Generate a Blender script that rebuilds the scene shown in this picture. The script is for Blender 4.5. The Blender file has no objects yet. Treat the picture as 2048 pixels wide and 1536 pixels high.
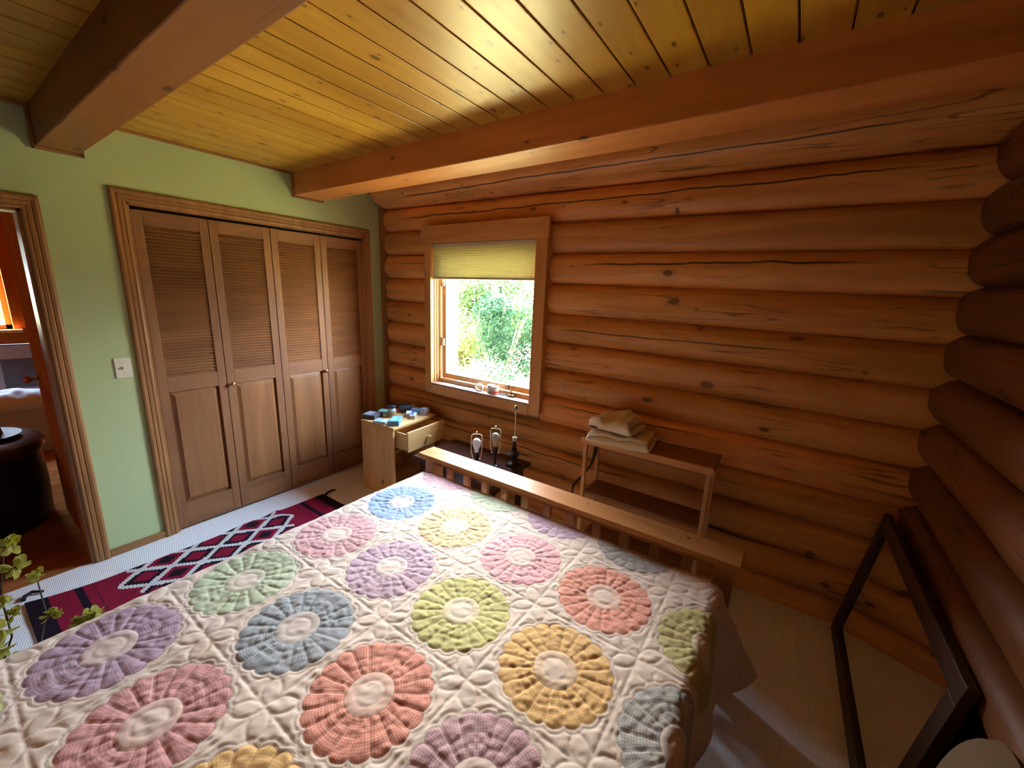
import bpy, bmesh, math, random
import numpy as np
from mathutils import Vector, Matrix
C = bpy.context.scene.collection
sc = bpy.context.scene
PI = math.pi
R = random.Random(7)

# ------------------------------------------------------------------ camera
cam_d = bpy.data.cameras.new('camera')
cam = bpy.data.objects.new('camera', cam_d); C.objects.link(cam)
cam_d.sensor_width = 36.0; cam_d.lens = 36.0*811.03/2048.0
cam_d.clip_start = 0.02; cam_d.clip_end = 200
r_ = Vector((0.82007668, 0.57106333, 0.03689063)); u_ = Vector((-0.15529499, 0.16003852, 0.97481852)); f_ = Vector((-0.55077918, 0.80515486, -0.21992713))
M = Matrix((r_, u_, -f_)).transposed().to_4x4()
M.translation = Vector((3.13806615, -2.40192584, 1.62774055))
cam.matrix_world = M
sc.camera = cam

# ------------------------------------------------------------------ world, sun, exposure
sc.view_settings.view_transform = 'Standard'
sc.view_settings.look = 'None'
sc.view_settings.gamma = 1.0
sc.view_settings.use_curve_mapping = False
sc.view_settings.exposure = 3.75
sc.cycles.use_denoising = True
sc.cycles.max_bounces = 10
sc.cycles.diffuse_bounces = 6
sc.cycles.sample_clamp_indirect = 12
W = bpy.data.worlds.new('sky'); sc.world = W; W.use_nodes = True
wn = W.node_tree; wn.nodes.clear()
_tc = wn.nodes.new('ShaderNodeTexCoord'); _sx = wn.nodes.new('ShaderNodeSeparateXYZ')
_rp = wn.nodes.new('ShaderNodeValToRGB'); _bg = wn.nodes.new('ShaderNodeBackground'); _wo = wn.nodes.new('ShaderNodeOutputWorld')
wn.links.new(_tc.outputs['Generated'], _sx.inputs[0]); wn.links.new(_sx.outputs['Z'], _rp.inputs[0])
_rp.color_ramp.elements[0].position = 0.0; _rp.color_ramp.elements[0].color = (0.86, 0.94, 1.0, 1)
_rp.color_ramp.elements[1].position = 0.6; _rp.color_ramp.elements[1].color = (0.45, 0.68, 1.0, 1)
wn.links.new(_rp.outputs[0], _bg.inputs[0]); _bg.inputs[1].default_value = 4.8
# warm glow added to one side of the sky to brighten the bed
_dp = wn.nodes.new('ShaderNodeVectorMath'); _dp.operation = 'DOT_PRODUCT'; _dp.inputs[1].default_value = (-0.61, 0.727, 0.315)
wn.links.new(_tc.outputs['Generated'], _dp.inputs[0])
_mx = wn.nodes.new('ShaderNodeMath'); _mx.operation = 'MAXIMUM'; _mx.inputs[1].default_value = 0.0; wn.links.new(_dp.outputs['Value'], _mx.inputs[0])
_pw = wn.nodes.new('ShaderNodeMath'); _pw.operation = 'POWER'; _pw.inputs[1].default_value = 16.0; wn.links.new(_mx.outputs[0], _pw.inputs[0])
_ml = wn.nodes.new('ShaderNodeMath'); _ml.operation = 'MULTIPLY'; _ml.inputs[1].default_value = 7.2; wn.links.new(_pw.outputs[0], _ml.inputs[0])
_b2 = wn.nodes.new('ShaderNodeBackground'); _b2.inputs[0].default_value = (1.0, 0.93, 0.80, 1); wn.links.new(_ml.outputs[0], _b2.inputs[1])
_ad = wn.nodes.new('ShaderNodeAddShader'); wn.links.new(_bg.outputs[0], _ad.inputs[0]); wn.links.new(_b2.outputs[0], _ad.inputs[1])
wn.links.new(_ad.outputs[0], _wo.inputs[0])
sun_d = bpy.data.lights.new('sun', 'SUN'); sun = bpy.data.objects.new('sun', sun_d); C.objects.link(sun)
sun_d.energy = 15.0; sun_d.angle = 0.01; sun_d.color = (1.0, 0.95, 0.82)
sun.rotation_euler = (math.radians(38), 0, math.radians(-25)); sun.location = (0, -6, 12)
def portal(name, loc, rot, sx, sy):
    d = bpy.data.lights.new(name, 'AREA'); o = bpy.data.objects.new(name, d); C.objects.link(o)
    d.shape = 'RECTANGLE'; d.size = sx; d.size_y = sy; d.cycles.is_portal = True
    o.location = loc; o.rotation_euler = rot
portal('window_portal', (1.15, 0.34, 1.42), (-PI/2, 0, 0), 1.02, 1.2)
portal('hall_window_portal', (-3.28, -2.30, 1.54), (0, -PI/2, 0), 0.95, 0.85)

# ------------------------------------------------------------------ helpers
class MB:
    def __init__(s): s.v = []; s.f = []
    def add(s, vs, fs, M=None):
        o = len(s.v)
        for p in vs: s.v.append(tuple(M @ Vector(p)) if M else tuple(p))
        for f in fs: s.f.append(tuple(i+o for i in f))
        return s
    def box(s, x0, y0, z0, x1, y1, z1, b=0.0, M=None):
        if b <= 0 or b*2.2 > min(abs(x1-x0), abs(y1-y0), abs(z1-z0)):
            vs = [(x, y, z) for x in (x0, x1) for y in (y0, y1) for z in (z0, z1)]
            return s.add(vs, [(0,1,3,2),(4,6,7,5),(0,4,5,1),(2,3,7,6),(0,2,6,4),(1,5,7,3)], M)
        bm = bmesh.new()
        bmesh.ops.create_cube(bm, size=1)
        for v in bm.verts:
            v.co = ((x0+x1)/2+v.co.x*(x1-x0), (y0+y1)/2+v.co.y*(y1-y0), (z0+z1)/2+v.co.z*(z1-z0))
        bmesh.ops.bevel(bm, geom=bm.edges[:], offset=b, segments=2, affect='EDGES', profile=0.5)
        bm.verts.index_update()
        s.add([v.co[:] for v in bm.verts], [[v.index for v in f.verts] for f in bm.faces], M)
        bm.free(); return s
    def lathe(s, prof, n=24, M=None, cap=True):
        vs = []; fs = []; k = len(prof)
        for i in range(n):
            a = 2*PI*i/n
            for (rr, z) in prof: vs.append((rr*math.cos(a), rr*math.sin(a), z))
        for i in range(n):
            j = (i+1) % n
            for q in range(k-1): fs.append((i*k+q, j*k+q, j*k+q+1, i*k+q+1))
        if cap:
            if prof[0][0] > 1e-5: fs.append(tuple(i*k for i in range(n))[::-1])
            if prof[-1][0] > 1e-5: fs.append(tuple(i*k+k-1 for i in range(n)))
        return s.add(vs, fs, M)
    def tube(s, pts, rad, n=8, M=None):
        pts = [Vector(p) for p in pts]; vs = []; fs = []
        rads = rad if isinstance(rad, (list, tuple)) else [rad]*len(pts)
        up = Vector((0.13, 0.21, 0.97))
        for i, p in enumerate(pts):
            t = (pts[min(i+1, len(pts)-1)]-pts[max(i-1, 0)]).normalized()
            a = t.cross(up)
            if a.length < 1e-3: a = t.cross(Vector((1, 0, 0)))
            a.normalize(); b = t.cross(a)
            for k in range(n):
                w = 2*PI*k/n
                vs.append(p+(a*math.cos(w)+b*math.sin(w))*rads[i])
        for i in range(len(pts)-1):
            for k in range(n):
                fs.append((i*n+k, i*n+(k+1) % n, (i+1)*n+(k+1) % n, (i+1)*n+k))
        fs.append(tuple(range(n))[::-1]); fs.append(tuple((len(pts)-1)*n+k for k in range(n)))
        return s.add(vs, fs, M)
    def sweep(s, prof, path, close=False):
        # path: list of lists; each path vertex gives for every profile point its 3D position via callable
        vs = []; fs = []; k = len(prof)
        for fn in path:
            for q in prof: vs.append(fn(*q))
        for i in range(len(path)-1):
            for q in range(k-1): fs.append((i*k+q, i*k+q+1, (i+1)*k+q+1, (i+1)*k+q))
        return s.add(vs, fs)
    def build(s, name, m, parent=None, smooth=False, angle=40):
        me = bpy.data.meshes.new(name)
        me.from_pydata(s.v, [], s.f); me.update()
        bm = bmesh.new(); bm.from_mesh(me); bmesh.ops.recalc_face_normals(bm, faces=bm.faces[:]); bm.to_mesh(me); bm.free()
        o = bpy.data.objects.new(name, me); C.objects.link(o)
        if m: me.materials.append(m)
        if parent: o.parent = parent
        if smooth:
            for p in me.polygons: p.use_smooth = True
            me.set_sharp_from_angle(angle=math.radians(angle))
        return o
def thing(name, label, cat, loc=(0, 0, 0), rz=0, group=None, kind=None):
    o = bpy.data.objects.new(name, None); C.objects.link(o); o.empty_display_size = 0.05
    o.location = loc; o.rotation_euler = (0, 0, rz)
    tag(o, label, cat, group, kind); return o
def tag(o, label=None, cat=None, group=None, kind=None):
    if label: o['label'] = label
    if cat: o['category'] = cat
    if group: o['group'] = group
    if kind: o['kind'] = kind
    return o
def struct(o, label=None, cat=None):
    return tag(o, label, cat, kind='structure')
def T(x=0, y=0, z=0, rx=0, ry=0, rz=0):
    return Matrix.Translation((x, y, z)) @ Matrix.Rotation(rz, 4, 'Z') @ Matrix.Rotation(ry, 4, 'Y') @ Matrix.Rotation(rx, 4, 'X')
def copy_tree(o, parent=None):
    c = o.copy(); C.objects.link(c); c.parent = parent
    for ch in o.children: copy_tree(ch, c)
    return c
def vnoise(x, y, seed=0):
    x = np.asarray(x, float); y = np.asarray(y, float)
    rs = np.random.RandomState(seed); tab = rs.rand(256, 256)
    xi = np.floor(x).astype(int); yi = np.floor(y).astype(int); fx = x-xi; fy = y-yi
    fx = fx*fx*fx*(fx*(fx*6-15)+10); fy = fy*fy*fy*(fy*(fy*6-15)+10)
    g = lambda a, b: tab[a & 255, b & 255]
    return (g(xi, yi)*(1-fx)*(1-fy)+g(xi+1, yi)*fx*(1-fy)+g(xi, yi+1)*(1-fx)*fy+g(xi+1, yi+1)*fx*fy)*2-1

# ---------------------------------------------------------------- node helper
class NT:
    def __init__(s, name):
        s.m = bpy.data.materials.new(name); s.m.use_nodes = True
        s.t = s.m.node_tree; s.t.nodes.clear()
        s.out = s.n('ShaderNodeOutputMaterial')
    def n(s, k, **kw):
        x = s.t.nodes.new(k)
        for a, b in kw.items(): setattr(x, a, b)
        return x
    def set(s, sock, v):
        if isinstance(v, bpy.types.NodeSocket): s.t.links.new(v, sock)
        elif isinstance(v, (tuple, list)):
            if sock.type == 'RGBA' and len(v) == 3: v = (*v, 1)
            sock.default_value = v
        else: sock.default_value = v
    def math(s, op, a, b=0.0, c=0.0, clamp=False):
        x = s.n('ShaderNodeMath', operation=op, use_clamp=clamp)
        for i, v in enumerate((a, b, c)): s.set(x.inputs[i], v)
        return x.outputs[0]
    def mix(s, f, a, b, mode='MIX'):
        x = s.n('ShaderNodeMix', data_type='RGBA', blend_type=mode)
        s.set(x.inputs[0], f); s.set(x.inputs[6], a); s.set(x.inputs[7], b)
        return x.outputs[2]
    def ramp(s, f, stops, interp='LINEAR'):
        x = s.n('ShaderNodeValToRGB'); cr = x.color_ramp; cr.interpolation = interp
        while len(cr.elements) < len(stops): cr.elements.new(0.5)
        for e, (p, c) in zip(cr.elements, stops):
            e.position = p; e.color = (*c, 1) if isinstance(c, (tuple, list)) else (c, c, c, 1)
        s.set(x.inputs[0], f); return x.outputs[0]
    def sm(s, v, lo, hi):
        x = s.n('ShaderNodeMapRange', interpolation_type='SMOOTHSTEP')
        s.set(x.inputs[0], v); s.set(x.inputs[1], lo); s.set(x.inputs[2], hi); return x.outputs[0]
    def obj(s, scale=(1, 1, 1), rnd=True):
        tc = s.n('ShaderNodeTexCoord'); v = tc.outputs['Object']
        if rnd:
            oi = s.n('ShaderNodeObjectInfo'); va = s.n('ShaderNodeVectorMath', operation='MULTIPLY_ADD')
            s.t.links.new(oi.outputs['Random'], va.inputs[0]); va.inputs[1].default_value = (7.3, 5.1, 9.7)
            s.t.links.new(v, va.inputs[2]); v = va.outputs[0]
        mp = s.n('ShaderNodeMapping'); s.t.links.new(v, mp.inputs[0]); mp.inputs['Scale'].default_value = scale
        return mp.outputs[0]
    def noise(s, vec, scale=5, detail=4, rough=0.5, dist=0.0):
        x = s.n('ShaderNodeTexNoise'); s.set(x.inputs['Vector'], vec); x.inputs['Scale'].default_value = scale
        x.inputs['Detail'].default_value = detail; x.inputs['Roughness'].default_value = rough; x.inputs['Distortion'].default_value = dist
        return x.outputs[0]
    def bsdf(s, col, rough=0.5, bump=None, bstr=0.3, bdist=0.01, **kw):
        b = s.n('ShaderNodeBsdfPrincipled'); s.set(b.inputs['Base Color'], col); s.set(b.inputs['Roughness'], rough)
        for k, v in kw.items(): s.set(b.inputs[k.replace('_', ' ')], v)
        if bump is not None:
            bp = s.n('ShaderNodeBump'); bp.inputs['Strength'].default_value = bstr; bp.inputs['Distance'].default_value = bdist
            s.set(bp.inputs['Height'], bump); s.t.links.new(bp.outputs[0], b.inputs['Normal'])
        s.t.links.new(b.outputs[0], s.out.inputs[0]); return s.m
def plain(name, col, rough=0.5, noise=0.0, nscale=30, bump=0.0, **kw):
    t = NT(name)
    if noise or bump:
        v = t.obj((1, 1, 1)); nz = t.noise(v, nscale, 4)
        c = t.mix(t.math('MULTIPLY', t.math('SUBTRACT', nz, 0.3), noise*2), col, tuple(x*0.5 for x in col)) if noise else col
        return t.bsdf(c, rough, nz if bump else None, bump, 0.004, **kw)
    return t.bsdf(col, rough, **kw)
def wood(name, light, dark, axis='X', k=1.0, rough=0.45, knots=0.0, streak=0.35, bump=0.12, attr=None, cracks=None, rnd=True, knot_k=1.0, coat=0.0, checks=0.0, spec=0.5):
    t = NT(name)
    st = {'X': (0.10, 1, 1), 'Y': (1, 0.10, 1), 'Z': (1, 1, 0.10)}[axis]
    v = t.obj(st, rnd)
    n1 = t.noise(v, 9*k, 5, 0.55, 0.6); n2 = t.noise(v, 60*k, 3, 0.6)
    f = t.math('ADD', t.math('MULTIPLY', n1, 0.75), t.math('MULTIPLY', n2, 0.25))
    col = t.ramp(f, [(0.32, dark), (0.62, light), (0.8, tuple(min(1, c*1.12) for c in light))])
    big = t.noise(t.obj(tuple(0.35 if q < 1 else 1 for q in st), rnd), 2.2, 2)
    col = t.mix(t.math('MULTIPLY', t.sm(big, 0.4, 0.75), streak), col, dark)
    if attr:
        a = t.n('ShaderNodeAttribute', attribute_name=attr)
        col = t.mix(1.0, col, a.outputs['Color'], 'MULTIPLY')
    h = n2
    if knots > 0:
        vo = t.n('ShaderNodeTexVoronoi', voronoi_dimensions='2D'); vo.inputs['Scale'].default_value = 6.5*knot_k; vo.inputs['Randomness'].default_value = 1
        kp = t.n('ShaderNodeSeparateXYZ'); t.t.links.new(t.obj((1, 1, 1), rnd), kp.inputs[0]); ai = {'X': 0, 'Y': 1, 'Z': 2}[axis]; ot_ = [q for q in range(3) if q != ai]
        kc = t.n('ShaderNodeCombineXYZ'); t.t.links.new(t.math('MULTIPLY', kp.outputs[ai], 0.5), kc.inputs[0]); t.t.links.new(t.math('ADD', kp.outputs[ot_[0]], kp.outputs[ot_[1]]), kc.inputs[1])
        t.t.links.new(kc.outputs[0], vo.inputs['Vector'])
        sx = t.n('ShaderNodeSeparateColor'); t.t.links.new(vo.outputs['Color'], sx.inputs[0])
        size = t.math('MULTIPLY_ADD', t.math('POWER', sx.outputs[1], 2.0), 0.10, 0.045)
        ring = t.math('DIVIDE', vo.outputs['Distance'], size)
        on = t.math('LESS_THAN', sx.outputs[0], knots)
        core = t.math('MULTIPLY', t.math('SUBTRACT', 1.0, t.sm(ring, 0.55, 1.0)), on)
        halo = t.math('MULTIPLY', t.math('SUBTRACT', 1.0, t.sm(ring, 0.8, 2.6)), on)
        col = t.mix(t.math('MULTIPLY', halo, 0.35), col, dark)
        col = t.mix(t.math('MULTIPLY', core, 0.85), col, tuple(c*0.25 for c in dark))
    if checks > 0:
        cs = {'X': (0.06, 1, 1), 'Y': (1, 0.06, 1), 'Z': (1, 1, 0.06)}[axis]
        cn = t.noise(t.obj(cs, rnd), 22, 2, 0.4, 0.3)
        gate = t.sm(t.noise(t.obj((1, 1, 1), rnd), 2.3, 1), 0.48, 0.6)
        cm = t.math('MULTIPLY', t.math('SUBTRACT', 1.0, t.sm(t.math('ABSOLUTE', t.math('SUBTRACT', cn, 0.5)), 0.004, 0.02)), gate)
        col = t.mix(t.math('MULTIPLY', cm, checks), col, tuple(c*0.2 for c in dark))
        h = t.math('SUBTRACT', h, t.math('MULTIPLY', cm, 0.8))
    if cracks:
        # long drying cracks: (along0, along1, height, wobble, half width)
        tc = t.n('ShaderNodeTexCoord'); sp = t.n('ShaderNodeSeparateXYZ'); t.t.links.new(tc.outputs['Object'], sp.inputs[0])
        al = sp.outputs[{'X': 0, 'Y': 1, 'Z': 2}[axis]]
        cmb = t.n('ShaderNodeCombineXYZ'); t.t.links.new(al, cmb.inputs[0])
        acc = None
        for i, (a0, a1, z0, wob, wd) in enumerate(cracks):
            cmb2 = t.n('ShaderNodeCombineXYZ'); t.t.links.new(al, cmb2.inputs[0]); cmb2.inputs[1].default_value = i*3.7
            wv = t.math('MULTIPLY', t.math('SUBTRACT', t.noise(cmb2.outputs[0], 2.2, 3, 0.55), 0.5), wob)
            d = t.math('ABSOLUTE', t.math('SUBTRACT', t.math('SUBTRACT', sp.outputs[2], z0), wv))
            tp = t.math('MULTIPLY', t.sm(al, a0, a0+0.25), t.math('SUBTRACT', 1.0, t.sm(al, a1-0.35, a1)))
            mk = t.math('MULTIPLY', t.math('SUBTRACT', 1.0, t.sm(d, wd*0.4, wd)), tp)
            acc = mk if acc is None else t.math('MAXIMUM', acc, mk)
        col = t.mix(t.math('MULTIPLY', acc, 0.92), col, tuple(c*0.12 for c in dark))
        h = t.math('SUBTRACT', h, t.math('MULTIPLY', acc, 3.0))
    return t.bsdf(col, rough, h, bump, 0.006, Coat_Weight=coat, Coat_Roughness=0.22, Specular_IOR_Level=spec)

MT = {}
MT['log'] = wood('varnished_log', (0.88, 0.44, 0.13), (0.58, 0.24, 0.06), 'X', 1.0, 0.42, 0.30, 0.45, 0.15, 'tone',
                 [(0.2, 3.6, 2.20, 0.05, 0.006), (1.9, 3.5, 1.82, 0.07, 0.008), (1.75, 3.3, 1.395, 0.03, 0.005), (0.3, 3.6, 2.345, 0.03, 0.005),
                  (1.8, 2.9, 0.86, 0.04, 0.005), (0.15, 0.7, 1.84, 0.03, 0.004), (0.1, 1.9, 0.66, 0.03, 0.005), (2.0, 3.4, 0.30, 0.03, 0.005), (0.2, 2.6, 0.47, 0.05, 0.005)], rnd=False, checks=0.7)
MT['log_side'] = wood('shaded_side_log', (0.22, 0.08, 0.02), (0.12, 0.038, 0.009), 'Y', 1.0, 0.45, 0.3, 0.55, 0.15, 'tone', None, rnd=False, checks=0.7)  # same logs as the back wall, the dim side's shade put into the colour
MT['plank'] = wood('ceiling_pine', (0.60, 0.335, 0.042), (0.41, 0.18, 0.018), 'Y', 0.8, 0.36, 0.62, 0.35, 0.05, 'tone', None, rnd=False, knot_k=1.5, spec=0.4)
MT['sill'] = wood('sill_fir', (0.40, 0.26, 0.17), (0.30, 0.18, 0.11), 'X', 1.3, 0.45, 0, 0.3, 0.05)
MT['beam'] = wood('beam_fir', (0.76, 0.30, 0.075), (0.54, 0.18, 0.04), 'X', 0.9, 0.45, 0.3, 0.4, 0.15, None, None, rnd=True)
MT['casing'] = wood('oak_casing', (0.38, 0.175, 0.055), (0.24, 0.10, 0.03), 'Z', 2.2, 0.42, 0, 0.5, 0.1)
MT['casing_h'] = wood('oak_casing_level', (0.38, 0.175, 0.055), (0.24, 0.10, 0.03), 'Y', 2.2, 0.42, 0, 0.5, 0.1)
MT['door'] = wood('closet_cedar', (0.30, 0.125, 0.042), (0.19, 0.07, 0.023), 'Z', 1.1, 0.6, 0, 0.3, 0.05)
MT['door_panel'] = wood('closet_cedar_panel', (0.34, 0.145, 0.05), (0.20, 0.08, 0.026), 'Z', 0.8, 0.42, 0, 0.5, 0.05)
MT['louver'] = wood('closet_cedar_louver', (0.30, 0.125, 0.042), (0.19, 0.07, 0.023), 'Y', 1.1, 0.6, 0, 0.3, 0.05)
MT['wtrim'] = wood('window_fir', (0.72, 0.37, 0.12), (0.52, 0.24, 0.07), 'X', 1.3, 0.4, 0, 0.3, 0.05)
MT['wtrim_v'] = wood('window_fir_upright', (0.72, 0.37, 0.12), (0.52, 0.24, 0.07), 'Z', 1.3, 0.4, 0, 0.3, 0.05)
MT['bed'] = wood('bed_pine', (0.48, 0.22, 0.075), (0.34, 0.135, 0.042), 'X', 1.2, 0.42, 0.06, 0.3, 0.03, spec=0.08)
MT['bed_v'] = wood('bed_pine_upright', (0.54, 0.26, 0.098), (0.38, 0.16, 0.055), 'Z', 1.2, 0.35, 0, 0.3, 0.05)
MT['nst'] = wood('nightstand_pine', (0.72, 0.46, 0.19), (0.55, 0.30, 0.10), 'Y', 1.2, 0.42, 0.1, 0.25, 0.04)
MT['nst_v'] = wood('nightstand_pine_side', (0.80, 0.46, 0.19), (0.62, 0.32, 0.11), 'Z', 1.2, 0.42, 0.12, 0.25, 0.04)
MT['shelf'] = wood('shelf_pine', (0.86, 0.50, 0.19), (0.66, 0.33, 0.11), 'X', 1.2, 0.4, 0.05, 0.3, 0.05)
MT['shelf_dark'] = wood('shelf_brown', (0.30, 0.125, 0.045), (0.18, 0.07, 0.024), 'X', 1.2, 0.4, 0.05, 0.3, 0.05)
MT['shelf_v'] = wood('shelf_pine_leg', (0.84, 0.50, 0.20), (0.66, 0.34, 0.12), 'Z', 1.2, 0.4, 0, 0.3, 0.05)
MT['darkwood'] = wood('dark_lacquer', (0.055, 0.018, 0.012), (0.025, 0.009, 0.007), 'X', 1.2, 0.2, 0, 0.4, 0.02, spec=0.35)
MT['mirror_frame'] = wood('dark_stained_oak', (0.060, 0.024, 0.012), (0.022, 0.010, 0.006), 'Y', 1.4, 0.45, 0, 0.4, 0.08)
MT['hallwood'] = wood('hall_red_fir', (0.46, 0.13, 0.03), (0.30, 0.07, 0.016), 'Z', 1.0, 0.9, 0.05, 0.4, 0.05, spec=0.0)
MT['hallfloor'] = wood('hall_floor_fir', (0.36, 0.13, 0.04), (0.20, 0.06, 0.018), 'Y', 1.0, 0.9, 0.0, 0.4, 0.05, spec=0.0)
MT['darkpanel'] = wood('dark_panelling', (0.10, 0.045, 0.018), (0.05, 0.02, 0.008), 'Z', 1.0, 0.5)
MT['green'] = plain('sage_wall_paint', (0.46, 0.54, 0.27), 0.75, 0.03, 90, 0.08)
MT['brass'] = plain('antique_copper', (0.55, 0.30, 0.16), 0.25, Metallic=1.0)
MT['chrome'] = plain('chrome', (0.75, 0.76, 0.78), 0.12, Metallic=1.0)
MT['goldwire'] = plain('brass_wire', (0.78, 0.66, 0.45), 0.4, Metallic=0.6)
MT['steel'] = plain('hinge_steel', (0.62, 0.66, 0.70), 0.3, Metallic=0.9)
MT['black'] = plain('black_plastic', (0.012, 0.012, 0.014), 0.35)
MT['blackmetal'] = plain('black_metal', (0.03, 0.022, 0.018), 0.35, 0.3, 40, 0.2, Metallic=0.6)
MT['white'] = plain('white_plastic', (0.78, 0.77, 0.72), 0.4)
MT['ivory'] = plain('ivory_plastic', (0.74, 0.68, 0.50), 0.35)
MT['bulb'] = plain('frosted_bulb', (0.82, 0.84, 0.86), 0.25, Transmission_Weight=0.25)
MT['paper'] = plain('paper_white', (0.75, 0.76, 0.74), 0.7)
MT['hole'] = plain('screw_recess', (0.05, 0.025, 0.012), 0.6)

# ------------------------------------------------------------------ setting: dimensions
X_R = 3.75; Y_F = -3.15; ZC = 2.41
YL, YR, ZO = -1.660, -0.150, 2.03       # closet opening
DL, DR, ZD = -2.84, -2.050, 1.935       # hall doorway
WX0, WX1, WZ0, WZ1 = 0.660, 1.645, 0.855, 1.985   # window opening between the casings

# floor: berber carpet
t = NT('berber_carpet')
v = t.obj((1, 1, 1), False); sp = t.n('ShaderNodeSeparateXYZ'); t.t.links.new(v, sp.inputs[0])
w1 = t.math('SINE', t.math('MULTIPLY', sp.outputs[0], 2*PI/0.011))
w2 = t.math('SINE', t.math('ADD', t.math('MULTIPLY', sp.outputs[1], 2*PI/0.009), t.math('MULTIPLY', t.math('FLOOR', t.math('DIVIDE', sp.outputs[0], 0.011)), 2.1)))
hh = t.math('ADD', t.math('MULTIPLY', w1, 0.5), t.math('MULTIPLY', w2, 0.5)); nz = t.noise(v, 160, 3)
hh2 = t.math('ADD', hh, nz)
cc = t.mix(t.sm(hh2, -0.6, 0.6), (0.66, 0.64, 0.62), (0.88, 0.87, 0.86))
cc = t.mix(t.math('MULTIPLY', t.noise(v, 3, 3), 0.10), cc, (0.60, 0.54, 0.47))
MT['carpet'] = t.bsdf(cc, 0.95, hh2, 0.3, 0.003, Specular_IOR_Level=0.1)
fl = MB().box(-0.125, Y_F, -0.08, X_R+0.1, 0.2, 0.0).build('floor', MT['carpet'])
struct(fl, 'cream berber carpet with looped rows covering the bedroom floor', 'floor')
th = MB().box(-0.135, DL, -0.06, -0.02, DR, 0.006, 0.003).build('trim_1', MT['hallfloor'])
struct(th, 'reddish wooden threshold strip in the hall doorway', 'threshold')

# green closet wall with closet and hall openings; closet recess behind
mb = MB(); tk = -0.12
mb.box(tk, YR, 0, 0, 0.2, ZC); mb.box(tk, YL, ZO, 0, YR, ZC); mb.box(tk, DR, 0, 0, YL, ZC)
mb.box(tk, DL, ZD, 0, DR, ZC); mb.box(tk, Y_F, 0, 0, DL, ZC)
wl = mb.build('wall_left', MT['green']); struct(wl, 'pale sage green plaster wall with closet and doorway openings', 'wall')
mb = MB(); mb.box(-0.74, YL-0.06, 0, -0.70, 0.2, ZC); mb.box(-0.70, YL-0.06, 0, tk, YL-0.02, ZC); mb.box(-0.70, 0.1, 0, tk, 0.14, ZC); mb.box(-0.70, YL-0.06, -0.05, tk, 0.14, 0.0); mb.box(-0.7, YL-0.06, ZC-0.03, tk, 0.14, ZC)
wc = mb.build('wall_closet', plain('closet_dark_paint', (0.25, 0.22, 0.16), 0.8)); struct(wc, 'plain inside of the closet behind the louvered doors', 'wall')

# log walls
def tone_attr(me, vals):
    a = me.attributes.new('tone', 'FLOAT_COLOR', 'POINT')
    a.data.foreach_set('color', np.array(vals, dtype=np.float32).ravel())
def log_mesh(mb, tones, a0, a1, z0a, z0b, z1a, z1b, A0, A1, mapf, depth, seed, nt=18, step=0.045):
    # one log between its lower and upper groove, z*a at along=A0, z*b at along=A1
    n = max(2, int((a1-a0)/step)); base = len(mb.v)
    rr = random.Random(seed); tn = rr.uniform(0.82, 1.12); tint = (tn, tn*rr.uniform(0.93, 1.03), tn*rr.uniform(0.85, 1.05))
    al = np.linspace(a0, a1, n+1)
    for i, a in enumerate(al):
        q = (a-A0)/(A1-A0)
        lo = z0a*(1-q)+z0b*q; hi = z1a*(1-q)+z1b*q
        for k in range(nt+1):
            u = k/nt; ph = (u*2-1)
            bulge = (1-abs(ph)**2.6)**0.62
            w = float(vnoise(a*1.3+seed*3.1, u*2.2+seed, 3))*0.007+float(vnoise(a*6+seed*1.7, u*5, 4))*0.002
            edge = 1-abs(ph)**6
            dd = depth*bulge + w*edge
            zz = lo+(hi-lo)*(0.5+0.5*ph)
            mb.v.append(mapf(a, dd, zz)); tones.append((*tint, 1))
    for i in range(n):
        for k in range(nt):
            p = base+i*(nt+1)+k
            mb.f.append((p, p+1, p+nt+2, p+nt+1))
    for e in (0, n):
        mb.f.append(tuple(base+e*(nt+1)+k for k in range(nt+1)))
ZL = [-0.06, 0.125, 0.320, 0.520, 0.715, 0.925, 1.130, 1.325, 1.515, 1.715, 1.915, 2.110, 2.300, 2.520]
ZR = [-0.06, 0.115, 0.305, 0.500, 0.690, 0.895, 1.085, 1.275, 1.475, 1.675, 1.870, 2.065, 2.265, 2.500]
mb = MB(); tones = []
back = lambda a, d, z: (a, 0.125-d, z)
RX0, RX1, RZ0, RZ1 = 0.595, 1.705, 0.80, 2.06
for i in range(len(ZL)-1):
    zm0 = ZL[i]; zm1 = ZL[i+1]
    ranges = [(0.02, 3.82)]
    if zm1 > RZ0+0.02 and zm0 < RZ1-0.05: ranges = [(0.02, RX0), (RX1, 3.82)]
    for (a0, a1) in ranges:
        log_mesh(mb, tones, a0, a1, ZL[i], ZR[i], ZL[i+1], ZR[i+1], 0.0, 3.7, back, 0.066 if i < 12 else 0.20, 11+i)
nb = len(mb.v)
mb.box(-0.75, 0.122, -0.1, RX0, 0.15, ZC+0.1); mb.box(RX1, 0.122, -0.1, X_R+0.2, 0.15, ZC+0.1); mb.box(RX0, 0.122, RZ1, RX1, 0.15, ZC+0.1); mb.box(RX0, 0.122, -0.1, RX1, 0.15, RZ0)
tones += [(0.5, 0.45, 0.4, 1)]*(len(mb.v)-nb)
wb = mb.build('wall_back', MT['log'], smooth=True, angle=50); tone_attr(wb.data, tones)
struct(wb, 'wall of stacked varnished round logs around the window', 'wall')
mb = MB(); tones = []
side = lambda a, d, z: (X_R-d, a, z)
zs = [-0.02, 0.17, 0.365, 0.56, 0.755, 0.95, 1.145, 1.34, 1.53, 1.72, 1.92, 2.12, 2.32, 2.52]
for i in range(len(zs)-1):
    log_mesh(mb, tones, Y_F-0.1, 0.11, zs[i], zs[i]+R.uniform(-.012, .012), zs[i+1], zs[i+1], Y_F, 0.1, side, 0.075, 41+i)
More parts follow.
